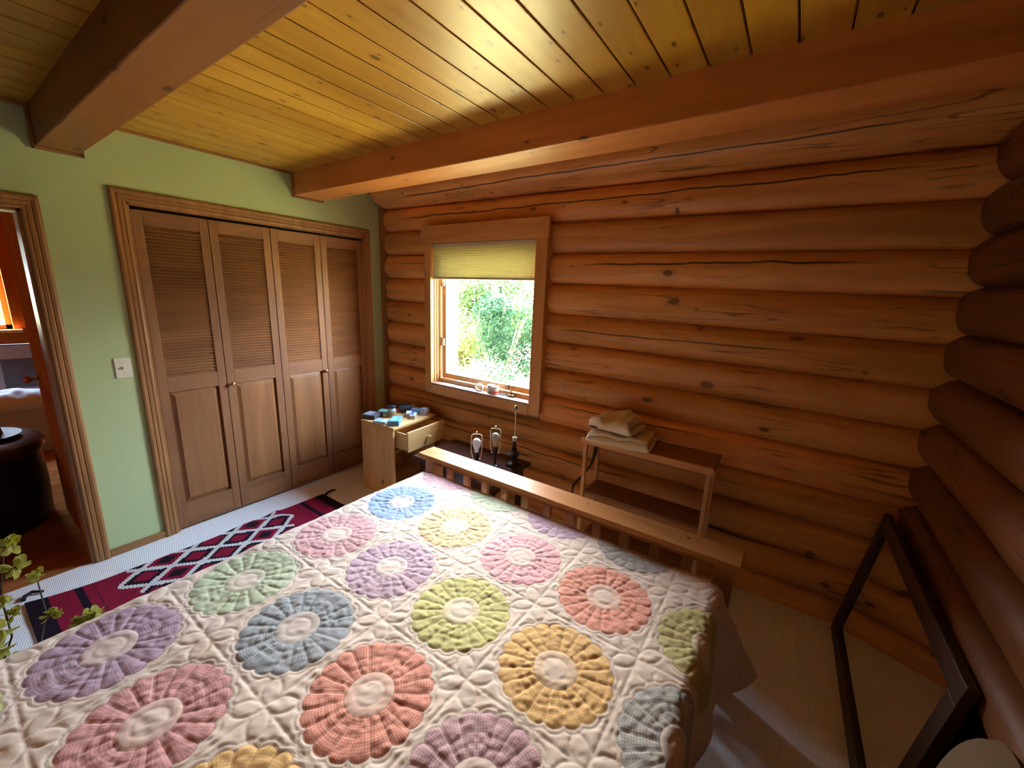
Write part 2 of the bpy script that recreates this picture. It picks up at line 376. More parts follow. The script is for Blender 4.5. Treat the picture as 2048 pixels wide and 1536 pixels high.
nb = len(mb.v); mb.box(X_R-0.01, Y_F-0.1, -0.1, X_R+0.2, 0.2, ZC+0.1); tones += [(0.5, 0.45, 0.4, 1)]*(len(mb.v)-nb)
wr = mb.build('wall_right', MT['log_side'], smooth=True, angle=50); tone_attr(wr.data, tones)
struct(wr, 'side wall of stacked varnished logs with shade put into their colour', 'wall')
wf = MB().box(-0.2, Y_F-0.12, -0.1, X_R+0.2, Y_F, ZC+0.1).build('wall_front', MT['darkpanel'])
struct(wf, 'dark wood panelled wall at the head of the bed', 'wall')

# plank ceiling, grooves run along y
mb = MB(); tones = []
pw = 0.128; x = 2.757-pw*23
k = 0
while x < X_R+0.15:
    rr = random.Random(100+k); tn = rr.uniform(0.88, 1.08); c = (tn, tn*rr.uniform(0.96, 1.03), tn*rr.uniform(0.9, 1.05), 1)
    n0 = len(mb.v); g = 0.006
    prof = [(x, ZC+0.022), (x+0.0028, ZC+0.022), (x+0.0034, ZC+0.001), (x+g, ZC), (x+pw-g, ZC), (x+pw-0.0034, ZC+0.001), (x+pw-0.0028, ZC+0.022), (x+pw, ZC+0.022)]
    for (px, pz) in prof:
        mb.v.append((px, Y_F-0.05, pz)); mb.v.append((px, 0.22, pz))
    for q in range(len(prof)-1): mb.f.append((n0+2*q, n0+2*q+1, n0+2*q+3, n0+2*q+2))
    tones += [c]*(len(mb.v)-n0); x += pw; k += 1
nb = len(mb.v); mb.box(-0.3, Y_F-0.1, ZC+0.025, X_R+0.3, 0.3, ZC+0.15); tones += [(1, 1, 1, 1)]*(len(mb.v)-nb)
ce = mb.build('ceiling', MT['plank']); tone_attr(ce.data, tones)
struct(ce, 'knotty honey pine tongue and groove plank ceiling', 'ceiling')

# two ceiling beams with a small collar of trim where each meets the green wall
MT['beam_shaded'] = wood('beam_fir_shaded', (0.32, 0.12, 0.03), (0.21, 0.068, 0.016), 'X', 0.9, 0.5, 0.12, 0.4, 0.15, None, None, rnd=True)  # same fir as the long beam, darkened in colour to stand in for shade
def beam(y0, y1, zb, label, mat):
    t = thing('beam', label, 'beam', (0, (y0+y1)/2, zb), kind='structure')
    h = (y1-y0)/2
    mb = MB(); mb.box(0.0, -h, 0, X_R+0.02, h, ZC-zb+0.01, 0.006); o = mb.build('timber', mat, t)
    w = 0.014
    mb = MB(); mb.box(0.0, -h-w, -w, 0.016, -h, ZC-zb, 0.003); mb.box(0.0, h, -w, 0.016, h+w, ZC-zb, 0.003); mb.box(0.0, -h-w, -w, 0.016, h+w, 0, 0.003)
    mb.build('collar', MT['casing_h'], t)
    return t
beam(-1.958, -1.806, 2.232, 'left square ceiling beam of reddish timber, above the hall doorway', MT['beam_shaded'])
beam(-0.715, -0.505, 2.258, 'long square ceiling beam of reddish timber beside the log wall', MT['beam'])
mb = MB(); mb.box(0, Y_F, ZC-0.016, 0.012, -1.975, ZC, 0.003); mb.box(0, -1.79, ZC-0.016, 0.012, -0.73, ZC, 0.003); mb.box(0, -0.54, ZC-0.016, 0.012, 0.05, ZC, 0.003)
struct(mb.build('trim_2', MT['casing_h']), 'thin wooden strip along the top of the green wall', 'trim')

# fluted casings round closet and doorway
PF = [(0, 0), (0, .012), (.006, .015), (.013, .015), (.017, .012), (.021, .0155), (.034, .016), (.038, .013), (.042, .0165), (.054, .018), (.062, .015), (.066, .010), (.066, 0)]
def casing(name, yl, yr, zt, label):
    mb = MB()
    mb.sweep(PF, [lambda a, o: (o, yl-a, 0.0), lambda a, o: (o, yl-a, zt+a), lambda a, o: (o, yr+a, zt+a), lambda a, o: (o, yr+a, 0.0)])
    # jamb lining
    mb.box(-0.12, yl-0.002, 0, 0.004, yl+0.014, zt); mb.box(-0.12, yr-0.014, 0, 0.004, yr+0.002, zt); mb.box(-0.12, yl, zt-0.014, 0.004, yr, zt+0.002)
    return struct(mb.build(name, MT['casing']), label, 'door casing')
casing('trim_3', YL, YR, ZO+0.008, 'fluted brown wooden casing around the louvered closet doors')
casing('trim_4', DL, DR, ZD, 'fluted brown wooden casing around the hall doorway')
mb = MB(); mb.box(0, DR+0.066, 0, 0.012, YL-0.066, 0.048, 0.003); mb.box(0, Y_F, 0, 0.012, DL-0.066, 0.048, 0.003)
struct(mb.build('baseboard_left', MT['casing_h']), 'low brown wooden baseboard on the green wall', 'baseboard')
# scribed strip whose edge follows the log ends
mb = MB(); vs0 = []
zz = np.linspace(0, 2.41, 240); ye = []
for z in zz:
    i = max(j for j in range(len(ZL)-1) if ZL[j] <= z); ph = 2*(z-ZL[i])/(ZL[i+1]-ZL[i])-1
    ye.append(0.125-0.066*(1-abs(ph)**2.6)**0.62+0.002)
for xo in (0.0, 0.02):
    for z, y in zip(zz, ye): mb.v += [(xo, 0.022, z), (xo, y, z)]
n = len(zz)
for i in range(n-1):
    for o in (0, 2*n): mb.f.append((o+2*i, o+2*i+1, o+2*i+3, o+2*i+2))
    mb.f.append((2*i, 2*i+2, 2*n+2*i+2, 2*n+2*i)); mb.f.append((2*i+1, 2*i+3, 2*n+2*i+3, 2*n+2*i+1))
struct(mb.build('trim_5', MT['casing']), 'scalloped wooden strip cut to the log ends in the corner', 'trim')
struct(MB().box(0.02, 0.025, 0, 0.032, 0.062, 1.62, 0.003).build('trim_6', MT['casing']), 'thin upright wooden strip in the corner beside the log ends', 'trim')

# ------------------------------------------------------------------ closet: four louvered leaves
LW = (YR-YL-0.028)/4
def leaf(k, knob_side, label):
    y0 = YL+0.014+LW*k
    t = thing('door_%d' % (k+1), label, 'closet door', (-0.016, y0+0.002, 0.014), kind='structure')
    w = LW-0.004; H = 1.992; sw = 0.048; hx = 0.015
    for a in (0, w-sw): MB().box(-hx, a, 0, hx, a+sw, H, 0.002).build('stile', MT['door'], t)
    for (z0, z1) in ((0, 0.165), (0.925, 1.022), (H-0.082, H)):
        MB().box(-hx+0.001, sw, z0, hx-0.001, w-sw, z1, 0.002).build('rail', MT['louver'], t)
    mb = MB(); zz = 1.024; n = 46; p = (H-0.084-1.024)/n
    for i in range(n):
        mb.box(-0.017, sw+0.0005, -0.0028, 0.017, w-sw-0.0005, 0.0028, 0, T(0, 0, zz+p*(i+.5), 0, math.radians(52), 0))
    mb.build('louver_panel', MT['louver'], t)
    mb = MB(); a0, a1, b0, b1 = sw, w-sw, 0.165, 0.925; q = 0.030
    vs = [(-0.004, a0, b0), (-0.004, a1, b0), (-0.004, a1, b1), (-0.004, a0, b1), (0.0, a0+.012, b0+.012), (0.0, a1-.012, b0+.012), (0.0, a1-.012, b1-.012), (0.0, a0+.012, b1-.012),
          (0.011, a0+q, b0+q), (0.011, a1-q, b0+q), (0.011, a1-q, b1-q), (0.011, a0+q, b1-q)]
    fs = [(8, 9, 10, 11)]
    for o in (0, 4):
        for i in range(4): fs.append((o+i, o+(i+1) % 4, o+4+(i+1) % 4, o+4+i))
    mb.add(vs, fs); mb.box(-0.012, a0, b0, -0.004, a1, b1); mb.build('raised_panel', MT['door_panel'], t)
    if knob_side is not None:
        kb = MB().lathe([(0.0, 0.0), (0.006, 0.0), (0.005, 0.012), (0.011, 0.016), (0.0145, 0.022), (0.013, 0.028), (0.007, 0.031), (0, 0.0315)], 16, T(hx, w-sw/2 if knob_side else sw/2, 0.925, 0, PI/2, 0))
        o = kb.build('knob', MT['brass'], t, True); o['label'] = 'round copper knob'
leaf(0, None, 'first louvered closet door leaf, nearest the hall doorway')
leaf(1, 0, 'second louvered closet door leaf, with a knob on its left edge')
leaf(2, 1, 'third louvered closet door leaf, with a knob on its right edge')
leaf(3, None, 'fourth louvered closet door leaf, beside the log wall corner')
mb = MB(); mb.box(-0.05, YL+0.014, 2.018, -0.02, YR-0.014, 2.03)
struct(mb.build('trim_7', MT['blackmetal']), 'dark sliding track above the closet doors', 'door track')

# ------------------------------------------------------------------ window
win = thing('window_1', 'wooden casement window in the log wall with sunlit green leaves outside', 'window', (0, 0, 0), kind='structure')
MB().box(0.560, -0.012, 1.985, 1.747, 0.012, 2.114, 0.003).build('head_casing', MT['wtrim'], win)
MB().box(0.590, -0.004, WZ0-0.09, WX0, 0.014, 1.985, 0.003).build('side_casing', MT['wtrim_v'], win)
MB().box(WX1, -0.004, WZ0-0.09, 1.735, 0.014, 1.985, 0.003).build('side_casing', MT['wtrim_v'], win)
MB().box(WX0+.0005, -0.006, WZ0-0.093, WX1-.0005, 0.014, WZ0-0.004, 0.003).build('apron', MT['wtrim'], win)
MB().box(WX0-0.002, -0.008, WZ0-0.018, WX1+0.002, 0.15, WZ0, 0.003).build('sill', MT['sill'], win)
mb = MB(); mb.box(RX0-.02, 0.014, 0.79, WX0, 0.155, 2.07); mb.box(WX1, 0.014, 0.79, RX1+.02, 0.155, 2.07); mb.box(WX0, 0.014, WZ1, WX1, 0.155, 2.07); mb.box(WX0, 0.014, 0.79, WX1, 0.155, WZ0-0.019)
mb.build('jamb', MT['wtrim_v'], win)
mb = MB(); mb.box(RX0-.03, 0.151, 0.76, WX0+.012, 0.32, 2.10); mb.box(WX1-.012, 0.151, 0.76, RX1+.03, 0.32, 2.10); mb.box(WX0+.012, 0.151, WZ1-.01, WX1-.012, 0.32, 2.10); mb.box(WX0+.012, 0.156, 0.76, WX1-.012, 0.32, WZ0-0.02)
mb.build('added_outer_frame', MT['shelf_dark'], win)  # added outside the sash, its depth cuts off slanting sky light
mb = MB()
for (a, b, c) in ((0.0, 0.035, 0.008), (0.0, 0.055, 0.016), (0.0, 0.075, 0.026)):
    mb.box(WX0, b, WZ0, WX0+c, b+0.02, WZ1, 0.002); mb.box(WX1-c, b, WZ0, WX1, b+0.02, WZ1, 0.002)
mb.box(WX0, 0.075, WZ1-0.026, WX1, 0.095, WZ1, 0.002); mb.box(WX0, 0.078, WZ0, WX1, 0.098, WZ0+0.03, 0.002)
mb.build('stop', MT['wtrim_v'], win)
sx0, sx1, sz0, sz1 = WX0+0.028, WX1-0.028, WZ0+0.032, WZ1-0.028
mb = MB(); b = 0.045
mb.box(sx0, 0.10, sz0, sx0+b, 0.135, sz1, 0.003); mb.box(sx1-b*0.5, 0.10, sz0, sx1, 0.135, sz1, 0.003); mb.box(sx0+b, 0.10, sz0, sx1-b*0.5, 0.135, sz0+b, 0.003); mb.box(sx0+b, 0.10, sz1-b, sx1-b*0.5, 0.135, sz1, 0.003)
mb.build('sash', MT['wtrim_v'], win)
t = NT('window_glass'); tr = t.n('ShaderNodeBsdfTransparent'); gl = t.n('ShaderNodeBsdfGlossy'); gl.inputs['Roughness'].default_value = 0.02
ge = t.n('ShaderNodeNewGeometry'); dn_o = t.n('ShaderNodeVectorMath', operation='DOT_PRODUCT'); t.t.links.new(ge.outputs['Normal'], dn_o.inputs[0]); t.t.links.new(ge.outputs['Incoming'], dn_o.inputs[1])
sch = t.math('MULTIPLY_ADD', t.math('POWER', t.math('SUBTRACT', 1.0, t.math('ABSOLUTE', dn_o.outputs['Value'])), 5.0), 0.96, 0.04); ms = t.n('ShaderNodeMixShader')
t.t.links.new(sch, ms.inputs[0]); t.t.links.new(tr.outputs[0], ms.inputs[1]); t.t.links.new(gl.outputs[0], ms.inputs[2]); t.t.links.new(ms.outputs[0], t.out.inputs[0])
MT['pane'] = t.m
MB().box(sx0+b-.004, 0.116, sz0+b-.004, sx1-b*0.5+.004, 0.120, sz1-b+.004).build('pane', MT['pane'], win)
for z in (1.69, 1.20):
    mb = MB(); mb.box(sx0-0.002, 0.088, z-0.035, sx0+0.008, 0.101, z+0.035, 0.001); mb.box(sx0+0.012, 0.090, z-0.032, sx0+0.034, 0.101, z+0.028, 0.002); mb.tube([(sx0+.010, .090, z-.04), (sx0+.010, .090, z+.04)], 0.005, 8)
    h = mb.build('hinge', MT['steel'], win); h['label'] = 'silver metal sash latch'
cr = MB(); cr.box(1.42, 0.045, WZ0, 1.48, 0.077, WZ0+0.016, 0.004); cr.tube([(1.45, .062, WZ0+.012), (1.45, .055, WZ0+.045), (1.435, .048, WZ0+.066), (1.438, .044, WZ0+.082)], 0.006, 8)
cr.lathe([(0, 0), (.009, .002), (.011, .01), (.008, .018), (0, .02)], 12, T(1.438, .042, WZ0+.078))
cr.build('crank', plain('bronze_crank', (0.20, 0.13, 0.05), 0.4, Metallic=0.6), win, True)['label'] = 'bronze window crank'

# cellular shade, pulled part way down
t = NT('shade_fabric'); v = t.obj((1, 1, 1)); sp = t.n('ShaderNodeSeparateXYZ'); t.t.links.new(v, sp.inputs[0])
df = t.n('ShaderNodeBsdfDiffuse'); tl = t.n('ShaderNodeBsdfTranslucent'); ms = t.n('ShaderNodeMixShader'); ms.inputs[0].default_value = 0.5
df.inputs[0].default_value = (0.70, 0.64, 0.42, 1); tl.inputs[0].default_value = (0.36, 0.33, 0.19, 1)
t.t.links.new(df.outputs[0], ms.inputs[1]); t.t.links.new(tl.outputs[0], ms.inputs[2]); t.t.links.new(ms.outputs[0], t.out.inputs[0]); MT['shade'] = t.m
sh = thing('cellular_shade', 'cream pleated shade covering the top quarter of the window', 'window shade', (1.152, 0.030, 1.712))
hw = (WX1-WX0)/2-0.010
MB().box(-hw, -0.018, 0.236, hw, 0.018, 0.270, 0.004).build('headrail', plain('shade_rail', (0.62, 0.58, 0.40), 0.5), sh)
mb = MB(); n = 13
for sgn in (-1,):
    vs = []; fs = []
    for i in range(2*n+1):
        z = 0.018+(0.236-0.018)*i/(2*n); y = sgn*(0.016 if i % 2 else 0.008)
        vs += [(-hw+.002, y, z), (hw-.002, y, z), (-hw+.002, -y, z), (hw-.002, -y, z)]
    for i in range(2*n):
        o = 4*i; fs += [(o, o+1, o+5, o+4), (o+2, o+3, o+7, o+6)]
    mb.add(vs, fs)
mb.build('pleats', MT['shade'], sh)
MB().box(-hw, -0.014, 0.0, hw, 0.014, 0.018, 0.004).build('bottom_rail', plain('shade_bottom_rail', (0.55, 0.50, 0.33), 0.5), sh)

# light switch
sw = thing('light_switch', 'ivory light switch plate on the green wall beside the closet casing', 'light switch', (0.0, -1.785, 1.122))
MB().box(0.0, -0.036, -0.058, 0.006, 0.036, 0.058, 0.002).build('plate', MT['ivory'], sw)
MB().box(0.004, -0.005, -0.010, 0.016, 0.005, 0.004, 0.002, T(0, 0, 0, 0, -0.4, 0)).build('toggle', MT['ivory'], sw)
for z in (0.03, -0.03): MB().lathe([(0, 0), (.0032, 0), (.0028, .001), (0, .0014)], 10, T(0.006, 0, z, 0, PI/2, 0)).build('screw', MT['steel'], sw)

# ------------------------------------------------------------------ bed
bed = thing('bed_frame', 'orange pine bed frame with slatted footboard under the patchwork quilt', 'bed', (2.23, -0.70, 0))
bx = lambda x: x-2.23
cap = MB().box(bx(1.330), -0.066, 0.606, bx(3.112), 0.068, 0.633, 0.003).build('footboard_cap', MT['bed'], bed)
for x in (1.444, 1.945, 2.44, 2.905):
    d = MB().lathe([(0, 0), (0.0075, 0), (0.0065, 0.0006), (0, 0.0008)], 14, T(bx(x), 0.018, 0.6332)).build('screw_recess', MT['hole'], cap)
for (a, b) in ((1.364, 1.440), (3.018, 3.094)): MB().box(bx(a), -0.040, 0.0, bx(b), 0.040, 0.606, 0.003).build('post', MT['bed_v'], bed)
MB().box(bx(1.440), -0.022, 0.566, bx(3.018), 0.016, 0.606, 0.002).build('upper_rail', MT['bed'], bed)
MB().box(bx(1.440), -0.022, 0.16, bx(3.018), 0.016, 0.26, 0.002).build('lower_rail', MT['bed'], bed)
for k in range(11):
    x = 2.916-0.1375*k
    MB().box(bx(x-.0205), -0.014, 0.26, bx(x+.0205), 0.008, 0.566, 0.002).build('slat', MT['bed_v'], bed)
for a in (1.430, 3.015): MB().box(bx(a), -2.13, 0.19, bx(a+0.030), -0.041, 0.213, 0.003).build('side_rail', MT['bed'], bed)
for a in (1.364, 3.018): MB().box(bx(a), -2.21, 0.0, bx(a+.076), -2.135, 0.95, 0.003).build('head_post', MT['bed_v'], bed)
MB().box(bx(1.44), -2.19, 0.35, bx(3.018), -2.155, 0.92, 0.003).build('headboard', MT['bed'], bed)
mt = MB().box(-0.80, -1.04, 0.0, 0.80, 1.0, 0.315, 0.05).build('mattress', plain('mattress_ticking', (0.7, 0.68, 0.62), 0.85))
mt.location = (2.228, -1.80, 0.215); tag(mt, 'mattress lying in the bed frame under the quilt', 'mattress')

# quilt: flat cloth coordinates (s, t) laid over the mattress
SL, SR_, TF, PITCH = 1.455, 3.025, -0.825, 0.366
ORG = (1.62-PITCH/2, -1.142+PITCH/2)         # cell corner
st_ = 0.004
s = np.arange(SL-0.34, SR_+0.385, st_); tt = np.arange(-2.80, TF+0.335, st_)
Sg, Tg = np.meshgrid(s, tt, indexing='ij')
rad = 0.05; q90 = rad*PI/2
def drop(d, flare):
    a = np.clip(d, 0, q90); out = rad*np.sin(a/rad); dn = rad*(1-np.cos(a/rad)); e = np.maximum(0, d-q90)
    return out+e*flare, dn+e*np.sqrt(np.maximum(0, 1-flare**2))
u = np.maximum(0, Sg-SR_); w = np.maximum(0, SL-Sg); vv = np.maximum(0, Tg-TF)
X = np.clip(Sg, SL, SR_).copy(); Y = np.minimum(Tg, TF).copy(); Z = np.full_like(X, 0.560)
Z += vnoise(Sg*3.1, Tg*3.1, 5)*0.006+vnoise(Sg*7, Tg*7, 6)*0.003
# plain edges
right = (u > 0)
near = np.exp(-((np.minimum(Tg, TF)-TF)/0.16)**2)                 # 1 at the foot corner
fold = 0.5+0.5*np.sin(Tg*2*PI/0.30+0.9+0.8*vnoise(Tg*2, Tg*0, 8))
fl_ = np.where(vv > 0, 0.42, 0.03+0.13*fold+0.36*near)
d = np.hypot(u, vv); th_ = np.arctan2(vv, np.maximum(u, 1e-9)); th2 = th_*(22/90)
o_, dn_ = drop(d, fl_)
X = np.where(right, X+o_*np.cos(th2), X); Y = np.where(right, Y+o_*np.sin(th2), Y); Z = np.where(right, Z-dn_, Z)
ol, dl = drop(w, 0.05+0.10*fold); left = (w > 0) & (vv <= 0)
X = np.where(left, X-ol, X); Z = np.where(left, Z-dl, Z)
of, df_ = drop(vv, 0.0); foot = (vv > 0) & ~right & (w <= 0)
Y = np.where(foot, Y+of, Y); Z = np.where(foot, Z-df_, Z)
dc = np.hypot(w, vv); tc_ = np.arctan2(vv, np.maximum(w, 1e-9))*(30/90); oc, dcn = drop(dc, 0.2); lc = (w > 0) & (vv > 0)
X = np.where(lc, X-oc*np.cos(tc_), X); Y = np.where(lc, Y+oc*np.sin(tc_), Y); Z = np.where(lc, Z-dcn, Z)
# quilting relief
cu = (Sg-ORG[0])/PITCH; cv = (ORG[1]-Tg)/PITCH
ci = np.floor(cu).astype(int); cj = np.floor(cv).astype(int)
lx = (cu-ci-0.5)*PITCH; ly = (cv-cj-0.5)*PITCH
rr_ = np.hypot(lx, ly); an = np.arctan2(ly, lx); NP = 20
rb = 0.157+0.012*np.abs(np.sin(an*NP/2))**0.7
inside = rr_ < rb
seams = np.full_like(X, 9.0); weak = np.full_like(X, 9.0)
seams = np.minimum(seams, np.abs(rr_-rb)*1.0)
rad_d = rr_*np.abs(((an*NP/(2*PI)+0.5) % 1)-0.5)*2*PI/NP
seams = np.where(inside & (rr_ > 0.064), np.minimum(seams, rad_d), seams)
for rc in (0.037, 0.064): seams = np.minimum(seams, np.abs(rr_-rc))
for rc in (0.090, 0.115): weak = np.where(inside, np.minimum(weak, np.abs(rr_-rc+0.004*np.sin(an*7+ci*2+cj))), weak)
p_ = PITCH/2-np.abs(lx); q_ = PITCH/2-np.abs(ly); outp = ~inside
for e in (0.0,):
    seams = np.where(outp, np.minimum(seams, np.minimum(np.abs(p_-e), np.abs(q_-e))), seams)
a_ = (p_+q_)/np.sqrt(2); b_ = (p_-q_)/np.sqrt(2); L_ = 0.088
hwid = np.where((a_ > 0) & (a_ < L_), 0.024*np.sin(PI*np.clip(a_/L_, 0, 1))**0.8, -1)
seams = np.where(outp & (hwid > 0), np.minimum(seams, np.abs(np.abs(b_)-hwid)), seams)
seams = np.where(outp, np.minimum(seams, np.abs(rr_-rb-0.012)*1.3), seams)
H = -0.0016*np.exp(-(seams/0.0042)**2)-0.0009*np.exp(-(weak/0.004)**2)+0.0017*(1-np.exp(-np.minimum(seams, weak+0.003)/0.012))
tang = vnoise(an*NP/PI*1.2+ci*5, rr_*75+cj*3, 12)
H += np.where(inside & (rr_ > 0.06), tang*0.0013, 0)
rot = lambda k, a: vnoise((Sg*math.cos(a)+Tg*math.sin(a))*k*0.45, (-Sg*math.sin(a)+Tg*math.cos(a))*k, 20+int(a*10))
H = np.where(rr_ < 0.064, H*0.55, H)
H += rot(60, 0.3)*0.0010+rot(120, 1.1)*0.0006+rot(30, 2.0)*0.0009
damp = np.where((u > 0.09) | (vv > 0.09) | (w > 0.09), 0.6, 1.0)
# the part of the cloth toward the corner hangs smoother
Pn = np.stack([X, Y, Z], -1)
gs = np.gradient(Pn, axis=0); gt = np.gradient(Pn, axis=1); Nn = np.cross(gs, gt); Nn /= np.linalg.norm(Nn, axis=-1, keepdims=True)+1e-12
Pn = Pn+Nn*(H*damp)[..., None]
ni, nj = Sg.shape
idx = np.arange(ni*nj).reshape(ni, nj)
qf = np.stack([idx[:-1, :-1], idx[1:, :-1], idx[1:, 1:], idx[:-1, 1:]], -1)
cut = (right[1:, :-1] & ~right[:-1, :-1] & (vv[:-1, 1:] > 0.012)) | ((w[:-1, :-1] > 0) & ~(w[1:, :-1] > 0) & (vv[:-1, 1:] > 0.012))
qf = qf[~cut].reshape(-1, 4)
# trim away cloth that would reach far below the hems and behind the footboard
vmax = np.maximum(np.hypot(u, vv)[qf].max(1) if False else np.hypot(u, vv).ravel()[qf].max(1), np.hypot(w, vv).ravel()[qf].max(1))
keep = vmax < 0.37
keep &= ~((vv.ravel()[qf].max(1) > 0.25) & (u.ravel()[qf].max(1) <= 0.0))
qf = qf[keep]
used = np.unique(qf); remap = -np.ones(ni*nj, int); remap[used] = np.arange(len(used)); qf = remap[qf]
me = bpy.data.meshes.new('quilt'); pv = Pn.reshape(-1, 3)[used]
QO = np.array([2.24, -1.80, 0.535]); pv = pv-QO
me.vertices.add(len(used)); me.vertices.foreach_set('co', pv.astype(np.float32).ravel())
me.loops.add(len(qf)*4); me.loops.foreach_set('vertex_index', qf.astype(np.int32).ravel())
me.polygons.add(len(qf)); me.polygons.foreach_set('loop_start', np.arange(0, len(qf)*4, 4, dtype=np.int32)); me.polygons.foreach_set('loop_total', np.full(len(qf), 4, dtype=np.int32))
me.update(calc_edges=True); me.validate()
me.polygons.foreach_set('use_smooth', np.ones(len(qf), dtype=bool))
uv = me.uv_layers.new(name='cloth'); uvs = np.stack([cu.ravel()[used], cv.ravel()[used]], -1)[qf.ravel()]
uv.data.foreach_set('uv', uvs.astype(np.float32).ravel())
COL = {}
pal = dict(pink=(0.66, 0.32, 0.33), pal=(0.45, 0.55, 0.33), lil=(0.50, 0.33, 0.42), gray=(0.30, 0.31, 0.29), blue=(0.20, 0.36, 0.56), yel=(0.66, 0.50, 0.22), rose=(0.72, 0.34, 0.36),
           coral=(0.76, 0.26, 0.17), olive=(0.44, 0.40, 0.10), mauve=(0.46, 0.25, 0.28), lime=(0.52, 0.50, 0.13), gold=(0.74, 0.41, 0.09), slate=(0.24, 0.30, 0.33), red=(0.66, 0.20, 0.12), purp=(0.36, 0.22, 0.32), rosed=(0.58, 0.22, 0.22))
grid = {-1: 'pink pal lil gray olive'.split(), 0: 'blue yel rose coral olive'.split(), 1: 'pink lil lime gold gray'.split(), 2: 'pal slate red mauve yel'.split(), 3: 'purp rosed gold blue pink'.split(), 4: 'lime gray pink pal red'.split(), 5: 'blue yel rose coral lime'.split()}
pc = np.zeros((ni, nj, 4), np.float32); pc[..., 3] = 1
for j, row in grid.items():
    for i in range(-1, 6):
        m_ = (ci == i) & (cj == j); pc[m_, :3] = pal[row[i % 5]] if 0 <= i <= 4 and not (i == 4 and j == -1) else (0.74, 0.585, 0.455)
at = me.attributes.new('petal', 'FLOAT_COLOR', 'POINT'); at.data.foreach_set('color', pc.reshape(-1, 4)[used].ravel())
t = NT('quilt_cloth')
un_ = t.n('ShaderNodeUVMap', uv_map='cloth'); sp = t.n('ShaderNodeSeparateXYZ'); t.t.links.new(un_.outputs[0], sp.inputs[0])
mm = t.math
fx = mm('MULTIPLY', mm('SUBTRACT', mm('FRACT', sp.outputs[0]), 0.5), PITCH); fy = mm('MULTIPLY', mm('SUBTRACT', mm('FRACT', sp.outputs[1]), 0.5), PITCH)
rN = mm('SQRT', mm('ADD', mm('MULTIPLY', fx, fx), mm('MULTIPLY', fy, fy))); aN = mm('ARCTAN2', fy, fx)
rbN = mm('MULTIPLY_ADD', mm('POWER', mm('ABSOLUTE', mm('SINE', mm('MULTIPLY', aN, NP/2))), 0.7), 0.012, 0.157)
inP = mm('LESS_THAN', rN, rbN); outC = mm('GREATER_THAN', rN, 0.064); core = mm('LESS_THAN', rN, 0.037)
pet = t.n('ShaderNodeAttribute', attribute_name='petal').outputs['Color']
cream = (0.69, 0.565, 0.465)
# woven check, turned with each petal
pk = mm('FLOOR', mm('ADD', mm('MULTIPLY', aN, NP/(2*PI)), 0.5)); pa = mm('MULTIPLY', pk, 2*PI/NP)
cx_ = mm('ADD', mm('MULTIPLY', fx, mm('COSINE', pa)), mm('MULTIPLY', fy, mm('SINE', pa))); cy_ = mm('SUBTRACT', mm('MULTIPLY', fy, mm('COSINE', pa)), mm('MULTIPLY', fx, mm('SINE', pa)))
g1 = mm('GREATER_THAN', mm('SINE', mm('MULTIPLY', cx_, 2*PI/0.0075)), 0.0); g2 = mm('GREATER_THAN', mm('SINE', mm('MULTIPLY', cy_, 2*PI/0.0075)), 0.0)
gg = mm('MULTIPLY', mm('ADD', g1, g2), 0.5)
pcol = t.mix(mm('MULTIPLY', gg, 0.42), pet, (0.78, 0.68, 0.60))
pcol = t.mix(0.12, pcol, (0.25, 0.15, 0.12))
ringc = t.mix(0.30, cream, pet); cec = t.mix(0.10, cream, pet)
pcol = pcol
nzq = t.noise(t.obj((1, 1, 1), False), 9, 4)
base = t.mix(mm('MULTIPLY', nzq, 0.18), cream, (0.62, 0.46, 0.34))
col = t.mix(inP, base, t.mix(outC, t.mix(core, ringc, cec), pcol))
# stitched seams read as thin darker lines
sd = mm('MULTIPLY', rN, mm('MULTIPLY', mm('ABSOLUTE', mm('SUBTRACT', mm('FRACT', mm('ADD', mm('MULTIPLY', aN, NP/(2*PI)), 0.5)), 0.5)), 2*PI/NP))
# radial seams sit half way between petal centres
sd2 = mm('MULTIPLY', rN, mm('MULTIPLY', mm('ABSOLUTE', mm('SUBTRACT', mm('FRACT', mm('MULTIPLY', aN, NP/(2*PI))), 0.5)), 2*PI/NP))
lines = mm('MULTIPLY', mm('LESS_THAN', sd, 0.0011), mm('MULTIPLY', inP, outC))
lines = mm('MAXIMUM', lines, mm('LESS_THAN', mm('ABSOLUTE', mm('SUBTRACT', rN, rbN)), 0.0011))
lines = mm('MAXIMUM', lines, mm('LESS_THAN', mm('ABSOLUTE', mm('SUBTRACT', rN, 0.064)), 0.0009))
col = t.mix(mm('MULTIPLY', lines, 0.40), col, t.mix(0.65, pet, (0.08, 0.05, 0.04)))
fine = t.noise(t.obj((1, 1, 1), False), 420, 2)
MT['quilt'] = t.bsdf(col, 0.9, fine, 0.2, 0.002, Specular_IOR_Level=0.1)
me.materials.append(MT['quilt'])
quilt = bpy.data.objects.new('quilt', me); C.objects.link(quilt); quilt.location = QO
md = quilt.modifiers.new('padding', 'SOLIDIFY'); md.thickness = 0.007; md.offset = -1 
tag(quilt, 'cream patchwork quilt with rows of round pastel flower medallions spread over the bed', 'quilt')

